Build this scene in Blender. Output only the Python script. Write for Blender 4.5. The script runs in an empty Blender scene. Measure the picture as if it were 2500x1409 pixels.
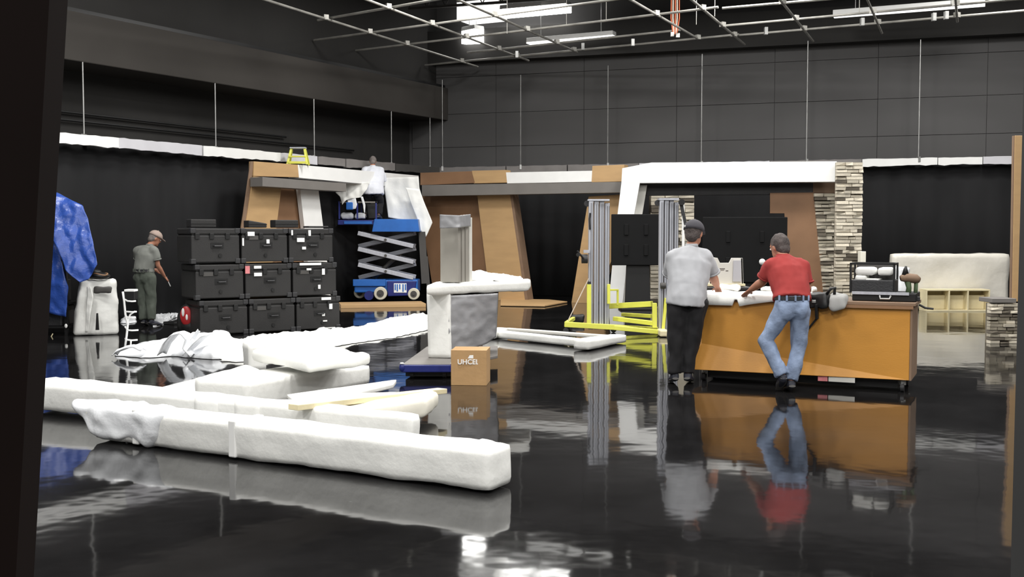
import bpy, bmesh, math, random
from mathutils import Vector, Matrix, noise
random.seed(7)
C = bpy.context.scene.collection
# ------------------------------------------------------------ camera
F, H0 = 2600.0, 1.65
PITCH = math.atan(134.5 / F)
cam_d = bpy.data.cameras.new('camera'); cam = bpy.data.objects.new('camera', cam_d); C.objects.link(cam)
cam_d.sensor_width = 36.0; cam_d.lens = F / 2500.0 * 36.0
cam.location = (0, 0, H0); cam.rotation_euler = (math.pi / 2 - PITCH, 0, 0)
cam_d.clip_start = 0.05; cam_d.clip_end = 200
bpy.context.scene.camera = cam
# ------------------------------------------------------------ world, lamps, exposure
w = bpy.data.worlds.new('world'); bpy.context.scene.world = w; w.use_nodes = True
w.node_tree.nodes['Background'].inputs[0].default_value = (0.9, 0.95, 1, 1)
w.node_tree.nodes['Background'].inputs[1].default_value = 0.05
vs = bpy.context.scene.view_settings
vs.view_transform = 'Standard'; vs.look = 'None'; vs.exposure = 0.9; vs.gamma = 1.0; vs.use_curve_mapping = False
LAMP = 150.0
def area(x, y, z, sx, sy, power, col=(1, 0.985, 0.955)):
    d = bpy.data.lights.new('hall_lamp', 'AREA'); d.shape = 'RECTANGLE'; d.size = sx; d.size_y = sy
    d.energy = power; d.color = col
    o = bpy.data.objects.new('hall_lamp', d); C.objects.link(o); o.location = (x, y, z); return o
for yy, kk in ((-3.0, 1.5), (3.5, 1.25), (9.5, 1.0), (15.5, 1.3), (21.0, 1.5)):
    for xx in (-6.5, -1.0, 4.5, 10.0):
        if yy > 20 and xx < -5: continue
        area(xx, yy, 7.5, 1.3, 1.3, LAMP * kk * (0.6 if xx > 9 and yy > 15 else 1))
# ------------------------------------------------------------ pixel <-> place helpers (2500 x 1409 frame)
def ray(px, py):
    x = (px - 1250) / F; y = -(py - 704.5) / F
    c, s = math.cos(PITCH), math.sin(PITCH)
    return Vector((x, c + y * s, -s + y * c))
def P(px, py, Y):
    d = ray(px, py); t = Y / d.y
    return Vector((d.x * t, Y, H0 + d.z * t))
def G(px, py, z=0.0):
    d = ray(px, py); t = (z - H0) / d.z
    return Vector((d.x * t, d.y * t, z))
def VP(px, py, A, B):                     # on the upright plane over the ground line A-B
    d = ray(px, py); n = Vector((B[1] - A[1], -(B[0] - A[0]), 0))
    a = Vector((A[0], A[1], 0)); t = (n.dot(a)) / (n.x * d.x + n.y * d.y)
    return Vector((d.x * t, d.y * t, H0 + d.z * t))
# ------------------------------------------------------------ materials
def lin(c):
    return tuple(((v / 255) / 12.92 if v / 255 <= 0.04045 else ((v / 255 + 0.055) / 1.055) ** 2.4) for v in c)
MATS = {}
def mat(name, rgb, rough=0.6, metal=0.0, var=0.12, vs_=3.0, bump=0.0, bs=30.0, spec=0.5, stretch=None, emit=None, es=0, trans=0, coat=0):
    if name in MATS: return MATS[name]
    m = bpy.data.materials.new(name); m.use_nodes = True; nt = m.node_tree; b = nt.nodes['Principled BSDF']
    col = lin(rgb)
    b.inputs['Roughness'].default_value = rough; b.inputs['Metallic'].default_value = metal
    b.inputs['Specular IOR Level'].default_value = spec
    if coat: b.inputs['Coat Weight'].default_value = coat; b.inputs['Coat Roughness'].default_value = 0.1
    tc = nt.nodes.new('ShaderNodeTexCoord'); mp = nt.nodes.new('ShaderNodeMapping')
    nt.links.new(tc.outputs['Object'], mp.inputs[0])
    if stretch: mp.inputs['Scale'].default_value = stretch
    n = nt.nodes.new('ShaderNodeTexNoise'); n.inputs['Scale'].default_value = vs_; n.inputs['Detail'].default_value = 4
    nt.links.new(mp.outputs[0], n.inputs['Vector'])
    r = nt.nodes.new('ShaderNodeValToRGB')
    r.color_ramp.elements[0].position = 0.3; r.color_ramp.elements[1].position = 0.7
    r.color_ramp.elements[0].color = (*[max(0, v * (1 - var)) for v in col], 1)
    r.color_ramp.elements[1].color = (*[min(1, v * (1 + var)) for v in col], 1)
    nt.links.new(n.outputs[0], r.inputs[0]); nt.links.new(r.outputs[0], b.inputs['Base Color'])
    if bump:
        n2 = nt.nodes.new('ShaderNodeTexNoise'); n2.inputs['Scale'].default_value = bs; n2.inputs['Detail'].default_value = 5
        nt.links.new(mp.outputs[0], n2.inputs['Vector'])
        bp = nt.nodes.new('ShaderNodeBump'); bp.inputs['Strength'].default_value = bump; bp.inputs['Distance'].default_value = 0.02
        nt.links.new(n2.outputs[0], bp.inputs['Height']); nt.links.new(bp.outputs[0], b.inputs['Normal'])
    if emit:
        b.inputs['Emission Color'].default_value = (*emit, 1); b.inputs['Emission Strength'].default_value = es
    if trans: b.inputs['Transmission Weight'].default_value = trans
    MATS[name] = m; return m
M = dict(
    foam=mat('foam_wrap', (238, 238, 234), 0.55, var=0.04, bump=0.25, bs=14),
    foam2=mat('foam_wrap_warm', (240, 236, 222), 0.6, var=0.04, bump=0.15, bs=14),
    plastic=mat('plastic_sheet', (235, 237, 240), 0.28, var=0.05, bump=0.5, bs=9),
    plastic2=mat('plastic_sheet_cream', (218, 214, 204), 0.3, var=0.05, bump=0.4, bs=7),
    greyplastic=mat('stretch_film', (150, 150, 153), 0.3, var=0.10, vs_=3, bump=0.5, bs=6),
    cream=mat('cream_board', (226, 214, 176), 0.6, var=0.08, vs_=4, bump=0.1),
    white=mat('white_paint', (240, 240, 238), 0.5, var=0.03),
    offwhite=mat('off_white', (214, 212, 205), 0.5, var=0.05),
    grey=mat('grey_paint', (118, 114, 110), 0.6, var=0.06),
    greyd=mat('dark_grey', (70, 68, 66), 0.6, var=0.1),
    tan=mat('tan_board', (186, 152, 108), 0.6, var=0.06, vs_=2, bump=0.05, stretch=(1, 1, 4)),
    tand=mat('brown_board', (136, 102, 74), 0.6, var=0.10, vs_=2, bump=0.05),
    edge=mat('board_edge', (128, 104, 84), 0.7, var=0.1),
    wood=mat('counter_wood', (196, 138, 58), 0.45, var=0.07, vs_=1.5, bump=0.05, stretch=(1, 1, 3)),
    card=mat('cardboard', (178, 142, 98), 0.8, var=0.06, vs_=5, bump=0.1),
    scr=mat('screen_black', (15, 15, 16), 0.7, var=0.15, spec=0.2),
    blk=mat('black_plastic', (44, 44, 46), 0.5, var=0.15, vs_=4, bump=0.2, bs=60),
    blk2=mat('deep_black', (16, 16, 17), 0.5, var=0.2),
    case=mat('case_black', (35, 34, 34), 0.6, var=0.12, vs_=2.5, bump=0.15, bs=50),
    curtain=mat('black_curtain', (37, 37, 38), 0.95, var=0.2, vs_=1.0, spec=0.1, stretch=(1, 1, 0.3)),
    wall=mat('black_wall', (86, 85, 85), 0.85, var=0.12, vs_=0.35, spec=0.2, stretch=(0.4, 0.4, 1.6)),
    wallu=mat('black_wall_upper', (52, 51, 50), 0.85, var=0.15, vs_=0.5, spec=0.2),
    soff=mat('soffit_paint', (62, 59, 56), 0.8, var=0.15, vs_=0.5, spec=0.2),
    steel=mat('galvanised_steel', (176, 176, 174), 0.35, metal=0.6, var=0.15, vs_=8),
    pipe=mat('pipe_steel', (150, 148, 142), 0.4, metal=0.3, var=0.3, vs_=3),
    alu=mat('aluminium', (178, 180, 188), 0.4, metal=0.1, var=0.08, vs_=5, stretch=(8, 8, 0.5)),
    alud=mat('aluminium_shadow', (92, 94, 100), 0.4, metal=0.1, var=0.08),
    yel=mat('yellow_paint', (226, 226, 96), 0.45, var=0.08),
    blue=mat('blue_paint', (38, 100, 180), 0.4, var=0.12),
    navy=mat('navy_blue', (30, 40, 110), 0.4, var=0.2),
    tarp=mat('blue_tarp', (44, 76, 156), 0.35, var=0.18, vs_=4, bump=0.8, bs=10),
    stone=mat('ledge_stone', (222, 213, 194), 0.85, var=0.10, vs_=12, bump=0.6, bs=30),
    stone2=mat('ledge_stone_grey', (176, 168, 150), 0.85, var=0.14, vs_=12, bump=0.6, bs=30),
    stone3=mat('ledge_stone_dark', (112, 104, 92), 0.85, var=0.2, vs_=12, bump=0.6, bs=30),
    mortar=mat('stone_backing', (112, 104, 90), 0.9, var=0.2),
    skin=mat('skin', (176, 122, 98), 0.55, var=0.08, vs_=10),
    tshirt=mat('grey_tshirt', (166, 167, 171), 0.85, var=0.05, vs_=6, bump=0.2, bs=8),
    tshirt2=mat('olive_grey_tshirt', (118, 120, 115), 0.85, var=0.05, bump=0.2, bs=8),
    wshirt=mat('white_shirt', (226, 228, 236), 0.85, var=0.05, bump=0.4, bs=10),
    red=mat('red_polo', (150, 48, 46), 0.85, var=0.07, vs_=6, bump=0.2, bs=8),
    jeans=mat('blue_jeans', (124, 139, 165), 0.85, var=0.3, vs_=6, bump=0.6, bs=12),
    bpants=mat('black_trousers', (20, 19, 22), 0.9, var=0.2),
    opants=mat('olive_trousers', (76, 82, 74), 0.9, var=0.15, vs_=6, bump=0.3, bs=10),
    shoe=mat('dark_shoe', (34, 36, 48), 0.6, var=0.3, vs_=10),
    cap=mat('charcoal_cap', (66, 64, 70), 0.85, var=0.1),
    capl=mat('faded_cap', (158, 140, 130), 0.85, var=0.1),
    hair=mat('dark_hair', (74, 66, 64), 0.8, var=0.3, vs_=20, bump=0.5, bs=60),
    hairg=mat('grey_hair', (120, 112, 108), 0.8, var=0.2, vs_=20),
    redp=mat('red_plastic', (176, 40, 44), 0.4, var=0.1),
    pinkp=mat('pale_red_label', (214, 130, 134), 0.5, var=0.15, vs_=20),
    rope=mat('orange_cord', (176, 92, 60), 0.7, var=0.15), rope2=mat('pale_cord', (214, 200, 186), 0.7, var=0.1),
    rubber=mat('cream_rubber', (206, 200, 182), 0.7, var=0.08),
    door=mat('dark_door', (16, 7, 5), 0.9, var=0.15, spec=0.15), jamb=mat('charcoal_jamb', (40, 40, 40), 0.8, var=0.15),
    green=mat('olive_green', (74, 92, 62), 0.6, var=0.2),
)
def lampmat(name, s, col=(1, 0.99, 0.96)):
    return mat(name, (240, 240, 236), 0.5, emit=col, es=s)
M['lamp'] = lampmat('lamp_diffuser', 5.0); M['lampb'] = lampmat('lamp_box_glow', 0.75); M['lamp2'] = lampmat('lamp_diffuser_soft', 1.1)
# glossy floor
def floor_mat():
    m = bpy.data.materials.new('polished_floor'); m.use_nodes = True; nt = m.node_tree; b = nt.nodes['Principled BSDF']
    tc = nt.nodes.new('ShaderNodeTexCoord')
    n = nt.nodes.new('ShaderNodeTexNoise'); n.inputs['Scale'].default_value = 0.6; n.inputs['Detail'].default_value = 8; n.inputs['Roughness'].default_value = 0.65
    nt.links.new(tc.outputs['Object'], n.inputs['Vector'])
    r = nt.nodes.new('ShaderNodeValToRGB'); r.color_ramp.elements[0].position = 0.35; r.color_ramp.elements[1].position = 0.75
    r.color_ramp.elements[0].color = (0.005, 0.0048, 0.005, 1); r.color_ramp.elements[1].color = (0.016, 0.0155, 0.016, 1)
    nt.links.new(n.outputs[0], r.inputs[0])
    v = nt.nodes.new('ShaderNodeTexVoronoi'); v.inputs['Scale'].default_value = 1.7
    nt.links.new(tc.outputs['Object'], v.inputs['Vector'])
    r2 = nt.nodes.new('ShaderNodeValToRGB'); r2.color_ramp.elements[0].position = 0.0; r2.color_ramp.elements[1].position = 0.022
    r2.color_ramp.elements[0].color = (1, 1, 1, 1); r2.color_ramp.elements[1].color = (0, 0, 0, 1)
    nt.links.new(v.outputs['Distance'], r2.inputs[0])
    mx = nt.nodes.new('ShaderNodeMix'); mx.data_type = 'RGBA'
    nt.links.new(r2.outputs[0], mx.inputs['Factor']); nt.links.new(r.outputs[0], mx.inputs['A']); mx.inputs['B'].default_value = (0.06, 0.06, 0.058, 1)
    nt.links.new(mx.outputs['Result'], b.inputs['Base Color'])
    b.inputs['IOR'].default_value = 1.55; b.inputs['Roughness'].default_value = 0.06
    rr = nt.nodes.new('ShaderNodeMapRange'); rr.inputs['To Min'].default_value = 0.02; rr.inputs['To Max'].default_value = 0.09
    nt.links.new(n.outputs[0], rr.inputs['Value']); nt.links.new(rr.outputs[0], b.inputs['Roughness'])
    n2 = nt.nodes.new('ShaderNodeTexNoise'); n2.inputs['Scale'].default_value = 1.3; n2.inputs['Detail'].default_value = 3
    nt.links.new(tc.outputs['Object'], n2.inputs['Vector'])
    bp = nt.nodes.new('ShaderNodeBump'); bp.inputs['Strength'].default_value = 0.22; bp.inputs['Distance'].default_value = 0.02
    nt.links.new(n2.outputs[0], bp.inputs['Height']); nt.links.new(bp.outputs[0], b.inputs['Normal'])
    return m
M['floor'] = floor_mat()
# ------------------------------------------------------------ mesh helpers
Z = Vector((0, 0, 1)); X = Vector((1, 0, 0))
class MB:
    def __init__(s): s.v = []; s.f = []
    def add(s, vs, fs):
        k = len(s.v); s.v += [Vector(p) for p in vs]; s.f += [tuple(i + k for i in f) for f in fs]; return s
    def hexa(s, c):                       # c: bottom fl,fr,br,bl then top fl,fr,br,bl
        return s.add(c, [(3, 2, 1, 0), (4, 5, 6, 7), (0, 1, 5, 4), (1, 2, 6, 5), (2, 3, 7, 6), (3, 0, 4, 7)])
    def bx(s, x0, x1, y0, y1, z0, z1):
        return s.hexa([(x0, y0, z0), (x1, y0, z0), (x1, y1, z0), (x0, y1, z0), (x0, y0, z1), (x1, y0, z1), (x1, y1, z1), (x0, y1, z1)])
    def box(s, c, sz, R=None):
        h = [v / 2 for v in sz]; c = Vector(c); out = []
        for dz in (-1, 1):
            for dx, dy in ((-1, -1), (1, -1), (1, 1), (-1, 1)):
                p = Vector((dx * h[0], dy * h[1], dz * h[2])); out.append(c + (R @ p if R else p))
        return s.hexa(out)
    def bar(s, p, q, w_, h_, up=Z):
        p = Vector(p); q = Vector(q); d = (q - p).normalized(); a = d.cross(Vector(up))
        if a.length < 1e-4: a = d.cross(X)
        a.normalize(); b = a.cross(d).normalized(); a *= w_ / 2; b *= h_ / 2
        return s.hexa([p - a - b, p + a - b, q + a - b, q - a - b, p - a + b, p + a + b, q + a + b, q - a + b])
    def etube(s, rings, side=None, n=12):
        # rings: (point, a, b); a along the side axis
        m = len(rings); k = len(s.v); pts = [Vector(r[0]) for r in rings]
        for i, (p, a, b) in enumerate(rings):
            t = (pts[min(i + 1, m - 1)] - pts[max(i - 1, 0)])
            t = t.normalized() if t.length > 1e-7 else Z.copy()
            sd = Vector(side) if side is not None else (t.cross(Z) if abs(t.z) < 0.95 else t.cross(X))
            sd = (sd - t * sd.dot(t)); sd = sd.normalized() if sd.length > 1e-5 else t.orthogonal().normalized()
            u = t.cross(sd)
            for j in range(n):
                an = 2 * math.pi * j / n
                s.v.append(pts[i] + sd * (a * math.cos(an)) + u * (b * math.sin(an)))
        for i in range(m - 1):
            for j in range(n):
                a0 = k + i * n + j; a1 = k + i * n + (j + 1) % n
                s.f.append((a0, a1, a1 + n, a0 + n))
        s.f.append(tuple(k + j for j in range(n - 1, -1, -1))); s.f.append(tuple(k + (m - 1) * n + j for j in range(n)))
        return s
    def tube(s, pts, r, n=8):
        return s.etube([(p, r, r) for p in pts], None, n)
    def ball(s, c, r, nu=14, nv=10, R=None):
        c = Vector(c); k = len(s.v)
        if not hasattr(r, '__len__'): r = (r, r, r)
        def q(p):
            p = Vector((p[0] * r[0], p[1] * r[1], p[2] * r[2])); return c + (R @ p if R else p)
        s.v.append(q((0, 0, -1)))
        for i in range(1, nv):
            th = math.pi * i / nv
            for j in range(nu):
                ph = 2 * math.pi * j / nu; s.v.append(q((math.sin(th) * math.cos(ph), math.sin(th) * math.sin(ph), -math.cos(th))))
        s.v.append(q((0, 0, 1))); top = len(s.v) - 1
        for j in range(nu):
            j2 = (j + 1) % nu
            s.f.append((k, k + 1 + j2, k + 1 + j)); s.f.append((top, top - nu + j, top - nu + j2))
            for i in range(nv - 2):
                a = k + 1 + i * nu; s.f.append((a + j, a + j2, a + nu + j2, a + nu + j))
        return s
    def cyl(s, c, r, h, axis=Z, n=20):
        a = Vector(axis).normalized() * h / 2; c = Vector(c); return s.tube([c - a, c + a], r, n)
    def prism(s, pts, vec):
        n = len(pts); v = Vector(vec); a = [Vector(p) for p in pts]
        return s.add(a + [p + v for p in a], [tuple(range(n)), tuple(range(2 * n - 1, n - 1, -1))] + [(i, i + n, (i + 1) % n + n, (i + 1) % n) for i in range(n)])
    def grid(s, rows):
        k = len(s.v); nv = len(rows); nu = len(rows[0])
        for r in rows: s.v += [Vector(p) for p in r]
        for i in range(nv - 1):
            for j in range(nu - 1):
                a = k + i * nu + j; s.f.append((a, a + 1, a + nu + 1, a + nu))
        return s
    def xform(s, Mx):
        s.v = [Mx @ p for p in s.v]; return s
def to_mesh(name, mb, origin):
    me = bpy.data.meshes.new(name); me.from_pydata([tuple(p - origin) for p in mb.v], [], mb.f); me.update(); return me
def wloc(o):
    l = Vector((0, 0, 0))
    while o: l += o.location; o = o.parent
    return l
def put(name, me, m, parent=None, loc=None, smooth=False, bevel=0.0, solid=0.0, **kw):
    o = bpy.data.objects.new(name, me); C.objects.link(o); me.name = name
    if m: me.materials.append(m)
    if parent: o.parent = parent
    if loc is not None: o.location = loc
    if smooth:
        for p in me.polygons: p.use_smooth = True
    if solid:
        md = o.modifiers.new('solid', 'SOLIDIFY'); md.thickness = solid; md.offset = 0
    if bevel:
        md = o.modifiers.new('bevel', 'BEVEL'); md.width = bevel; md.segments = 2; md.limit_method = 'ANGLE'
    for k, v in kw.items(): o[k] = v
    return o
def mk(name, mb, m, parent=None, recalc=False, **kw):
    if parent is not None: org = wloc(parent); loc = None
    else:
        xs = [p.x for p in mb.v]; ys = [p.y for p in mb.v]; zs = [p.z for p in mb.v]
        org = Vector(((min(xs) + max(xs)) / 2, (min(ys) + max(ys)) / 2, min(zs))); loc = org
    me = to_mesh(name, mb, org)
    b = bmesh.new(); b.from_mesh(me); bmesh.ops.recalc_face_normals(b, faces=b.faces); b.to_mesh(me); b.free()
    return put(name, me, m, parent, loc, **kw)
def thing(name, label, cat, loc=(0, 0, 0), group=None):
    o = bpy.data.objects.new(name, None); C.objects.link(o); o.location = loc; o.empty_display_size = 0.2
    o['label'] = label; o['category'] = cat
    if group: o['group'] = group
    return o
def tag(o, label, cat, group=None):
    o['label'] = label; o['category'] = cat
    if group: o['group'] = group
    return o
def struct(name, mb, m, parent=None, **kw):
    o = mk(name, mb, m, parent, **kw)
    if parent is None: o['kind'] = 'structure'
    return o
def copy_tree(o, parent=None):
    c = o.copy(); C.objects.link(c)
    if parent is not None: c.parent = parent
    for ch in list(o.children): copy_tree(ch, c)
    return c
def remesh(mb, voxel, it=6, nz=0.0, nf=5.0, origin=Vector((0, 0, 0))):
    me = to_mesh('tmp', mb, origin)
    b = bmesh.new(); b.from_mesh(me); bmesh.ops.recalc_face_normals(b, faces=b.faces); b.to_mesh(me); b.free()
    o = bpy.data.objects.new('tmp', me); C.objects.link(o)
    r = o.modifiers.new('r', 'REMESH'); r.mode = 'VOXEL'; r.voxel_size = voxel
    if it:
        q = o.modifiers.new('s', 'SMOOTH'); q.factor = 0.6; q.iterations = it
    dg = bpy.context.evaluated_depsgraph_get(); dg.update()
    out = bpy.data.meshes.new_from_object(o.evaluated_get(dg))
    bpy.data.objects.remove(o); bpy.data.meshes.remove(me)
    if nz:
        for v in out.vertices:
            p = v.co; k = noise.noise(Vector((p.x * nf, p.y * nf, p.z * nf * 0.5))) + 0.5 * noise.noise(Vector((p.x * nf * 2.3 + 5, p.y * nf * 2.3, p.z * nf)))
            v.co = p + v.normal * (nz * k)
    return out
def wraphex(c, r=0.03, amp=0.012, freq=3.0, seg=0.09, seed=0.0, sag=0.0):
    """soft wrapped block through 8 corners; rounded edges and wrinkles"""
    c = [Vector(p) for p in c]
    L = ((c[1] - c[0]).length + (c[5] - c[4]).length) / 2; W = ((c[3] - c[0]).length + (c[7] - c[4]).length) / 2; H = ((c[4] - c[0]).length + (c[6] - c[2]).length) / 2
    r = min(r, L * 0.45, W * 0.45, H * 0.45); dim = (L, W, H)
    n = [max(3, min(60, int(d / seg) + 1)) for d in dim]
    n = [max(k, 3) for k in n]
    cen = sum(c, Vector()) / 8; mb = MB()
    def par(k, m):                        # denser near the edges
        t = k / m; return t
    def tri(u, v, w_):
        a = c[0].lerp(c[1], u); b = c[3].lerp(c[2], u); e = c[4].lerp(c[5], u); g = c[7].lerp(c[6], u)
        return a.lerp(b, v).lerp(e.lerp(g, v), w_)
    idx = {}
    def vert(i, j, k):
        key = (i, j, k)
        if key in idx: return idx[key]
        q = [i / n[0], j / n[1], k / n[2]]; pr = []
        dd = Vector()
        for a in range(3):
            x_ = q[a] * dim[a]; cl = min(max(x_, r), dim[a] - r); pr.append(cl); dd[a] = x_ - cl
        if dd.length > 1e-9: dd = dd.normalized() * r
        uu = [(pr[a] + dd[a]) / dim[a] for a in range(3)]
        p = tri(*uu); o = (p - cen); o = Vector((o.x / (L + .2), o.y / (L + .2), o.z / (H + .05)))
        nn = dd.normalized() if dd.length > 1e-9 else Vector((0, 0, 1))
        ux = (c[1] - c[0]).normalized(); uy = (c[3] - c[0]).normalized()
        nw = ux * nn.x + uy * nn.y + Z * nn.z
        s = Vector((p.x * freq + seed, p.y * freq, p.z * freq))
        k_ = noise.noise(s) + 0.5 * noise.noise(s * 2.7)
        p = p + nw * (amp * k_)
        if sag: p.z -= sag * (1 - abs(2 * uu[0] - 1)) * 0
        idx[key] = len(mb.v); mb.v.append(p); return idx[key]
    a, b, d = n
    for i in range(a):
        for j in range(b):
            mb.f.append((vert(i, j, 0), vert(i, j + 1, 0), vert(i + 1, j + 1, 0), vert(i + 1, j, 0)))
            mb.f.append((vert(i, j, d), vert(i + 1, j, d), vert(i + 1, j + 1, d), vert(i, j + 1, d)))
    for i in range(a):
        for k in range(d):
            mb.f.append((vert(i, 0, k), vert(i + 1, 0, k), vert(i + 1, 0, k + 1), vert(i, 0, k + 1)))
            mb.f.append((vert(i, b, k), vert(i, b, k + 1), vert(i + 1, b, k + 1), vert(i + 1, b, k)))
    for j in range(b):
        for k in range(d):
            mb.f.append((vert(0, j, k), vert(0, j, k + 1), vert(0, j + 1, k + 1), vert(0, j + 1, k)))
            mb.f.append((vert(a, j, k), vert(a, j + 1, k), vert(a, j + 1, k + 1), vert(a, j, k + 1)))
    return mb
def perp(A, B):                          # horizontal unit normal pointing away from the camera
    d = (B - A); n = Vector((-d.y, d.x, 0)).normalized()
    return n if n.dot(Vector((A.x, A.y, 0))) > 0 else -n
def blockc(A, B, W, z0, z1, z1b=None):
    n = perp(A, B) * W; A = Vector((A.x, A.y, 0)); B = Vector((B.x, B.y, 0)); zb = z1 if z1b is None else z1b
    return [A + Z * z0, B + Z * z0, B + n + Z * z0, A + n + Z * z0, A + Z * z1, B + Z * zb, B + n + Z * zb, A + n + Z * z1]
def resample(pts, n):
    pts = [Vector(p) for p in pts]; L = [0]
    for a, b in zip(pts, pts[1:]): L.append(L[-1] + (b - a).length)
    out = []
    for i in range(n):
        t = L[-1] * i / (n - 1); k = 0
        while k < len(L) - 2 and L[k + 1] < t: k += 1
        s = (t - L[k]) / max(1e-9, L[k + 1] - L[k]); out.append(pts[k].lerp(pts[k + 1], min(1, s)))
    return out
def sheet(a, b, nu, nv, amp, freq=2.5, nrm=(0, -1, 0), seed=0):
    """crumpled sheet between two edge polylines"""
    A = resample(a, nv); B = resample(b, nv); nrm = Vector(nrm); rows = []
    for i in range(nv):
        row = []
        for j in range(nu):
            p = A[i].lerp(B[i], j / (nu - 1)); s = Vector((p.x * freq + seed, p.y * freq, p.z * freq * 0.6))
            row.append(p + nrm * amp * (noise.noise(s) + 0.6 * noise.noise(s * 2.9)))
        rows.append(row)
    return MB().grid(rows)
def panel(pix, A, B, t, m, name, parent, bevel=0.004, **kw):
    """board with its outline on the upright plane over A-B, thickness t backwards"""
    pts = [VP(x, y, A, B) for x, y in pix]; n = perp(Vector((A[0], A[1], 0)), Vector((B[0], B[1], 0)))
    for p in pts: p.z = max(p.z, 0.0)
    return mk(name, MB().prism(pts, n * t), m, parent, bevel=bevel, **kw)
# ============================================================ the hall
RC = P(1072, 412, 28.8); RL = P(140, 328, 18.8); RR = P(2465, 384, 24.6)
def flat(v): return Vector((v.x, v.y, 0))
uL = flat(RC - RL).normalized(); nL = Vector((-uL.y, uL.x, 0)); uB = flat(RR - RC).normalized(); nB = Vector((-uB.y, uB.x, 0))
def meet(p, u, q, v):
    d = u.x * v.y - u.y * v.x; t = ((q.x - p.x) * v.y - (q.y - p.y) * v.x) / d; return p + u * t
Lp = flat(RC) + nL * 1.25; Bp = flat(RC) + nB * .65
WC = meet(Lp, uL, Bp, uB); WL = Lp - uL * 46; WR = Bp + uB * 19
CEIL = 8.0
def wallbox(a, b, n, t, z0, z1): return MB().hexa([a + Z * z0, b + Z * z0, b + n * t + Z * z0, a + n * t + Z * z0, a + Z * z1, b + Z * z1, b + n * t + Z * z1, a + n * t + Z * z1])
struct('floor', MB().bx(-24, 26, -10, 36, -0.1, 0), M['floor'])
struct('ceiling', MB().bx(-24, 26, -10, 36, CEIL, CEIL + 0.1), M['blk'])
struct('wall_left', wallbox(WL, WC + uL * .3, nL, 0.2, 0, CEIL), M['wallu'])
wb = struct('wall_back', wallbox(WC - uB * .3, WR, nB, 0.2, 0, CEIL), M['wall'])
# wall panels with recessed joints on the upper back wall
ua = (WR - WC).length
k = 0
for row, (z0, z1) in enumerate(((3.0, 4.0), (4.008, 4.9), (4.908, 5.9), (5.908, 7.2))):
    x = 0.1
    while x < ua - 0.2:
        wd = min(2.44, ua - x); a = WC + uB * x; b = WC + uB * (x + wd - 0.008); off = -nB * (0.03 + 0.006 * ((row + int(x)) % 2))
        mk('panel', wallbox(a + off, b + off, nB, 0.034, z0, z1), M['wall'], wb, bevel=0.006); x += wd
struct('wall_right', wallbox(Vector((WR.x, WR.y, 0)), Vector((WR.x + 1.2, -9.5, 0)), Vector((1, 0, 0)), 0.2, 0, CEIL), M['wall'])
struct('wall_rear', MB().bx(-24, 20, -9.7, -9.5, 0, CEIL), M['wallu'])
# soffit along the left wall, with the setback band above it
a, b = flat(RL) - uL * 14, flat(RC) + uL * .9
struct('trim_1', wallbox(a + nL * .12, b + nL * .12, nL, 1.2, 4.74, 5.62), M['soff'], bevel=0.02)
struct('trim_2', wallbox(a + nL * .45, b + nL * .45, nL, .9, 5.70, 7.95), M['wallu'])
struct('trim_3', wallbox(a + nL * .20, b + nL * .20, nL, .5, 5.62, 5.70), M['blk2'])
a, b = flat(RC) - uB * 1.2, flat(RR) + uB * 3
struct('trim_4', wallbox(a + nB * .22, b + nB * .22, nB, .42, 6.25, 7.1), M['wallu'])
# conduit on the left wall
for i, (z, o) in enumerate(((3.95, .0), (3.80, .0))):
    c_ = mk('conduit', MB().tube([flat(RL) - uL * 3 + nL * 1.15 + Z * z, flat(RL) + uL * (7.0 if i == 0 else 9.5) + nL * 1.15 + Z * (z - .02)], .022), M['blk2'])
    tag(c_, ['upper dark conduit run high on the left wall above the white rail', 'lower dark conduit just above the white rail on the left wall'][i], 'conduit')
# curtains below the rails
def curtain(name, a, b, z0, z1, label, amp=0.022, per=0.5):
    L = (b - a).length; n = int(L / 0.06); u = (b - a).normalized(); nn = Vector((-u.y, u.x, 0)); rows = []
    for z in (z0, (z0 + z1) / 2, z1):
        row = []
        for i in range(n + 1):
            x = L * i / n; s = math.sin(x / per * 2 * math.pi + 1.5 * noise.noise(Vector((x * .6, z * .2, 0)))) * amp * (0.4 + noise.noise(Vector((x * .4, 3, z * .1))) + .5)
            row.append(a + u * x + nn * s + Z * z)
        rows.append(row)
    return tag(mk(name, MB().grid(rows), M['curtain'], smooth=True, solid=0.01), label, 'curtain')
curtain('black_curtain', flat(RL) - uL * 9 + nL * .22, flat(RC) + nL * .22 + uL * .1, 0.01, 3.28, 'black curtain hanging to the floor under the left rail')
curtain('black_curtain', flat(RC) + nB * .22, flat(RR) + nB * .22 + uB * 2, 0.01, 3.28, 'black curtain along the back wall behind the set pieces')
# suspended rails with hanger rods
def rail(name, label, segs, rods, un):
    r0 = segs[0][0]; t = thing(name, label, 'rail', (r0.x, r0.y, 3.25))
    for a, b, hz, m in segs:
        d = (b - a).normalized(); nn = Vector((-d.y, d.x, 0)) * .05; mb = MB(); L = (b - a).length; n = max(2, int(L / .12))
        # slightly ragged lower lip
        lo = [a.lerp(b, i / n) - Z * (hz + random.uniform(-.012, .02)) for i in range(n + 1)]
        hi = [a.lerp(b, i / n) + Z * random.uniform(-.006, .008) for i in range(n + 1)]
        for i in range(n):
            mb.hexa([lo[i] - nn, lo[i + 1] - nn, lo[i + 1] + nn, lo[i] + nn, hi[i] - nn, hi[i + 1] - nn, hi[i + 1] + nn, hi[i] + nn])
        bmm = mk('rail_section', mb, m, t)
    for p, ztop in rods:
        mk('hanger_rod', MB().tube([p + Z * 0, Vector((p.x, p.y, ztop))], 0.013, 6), M['steel'], t)
        mk('hanger_clip', MB().box(p - Z * .03, (.05, .14, .12)), M['steel'], t)
    return t
zr = RC.z
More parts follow.
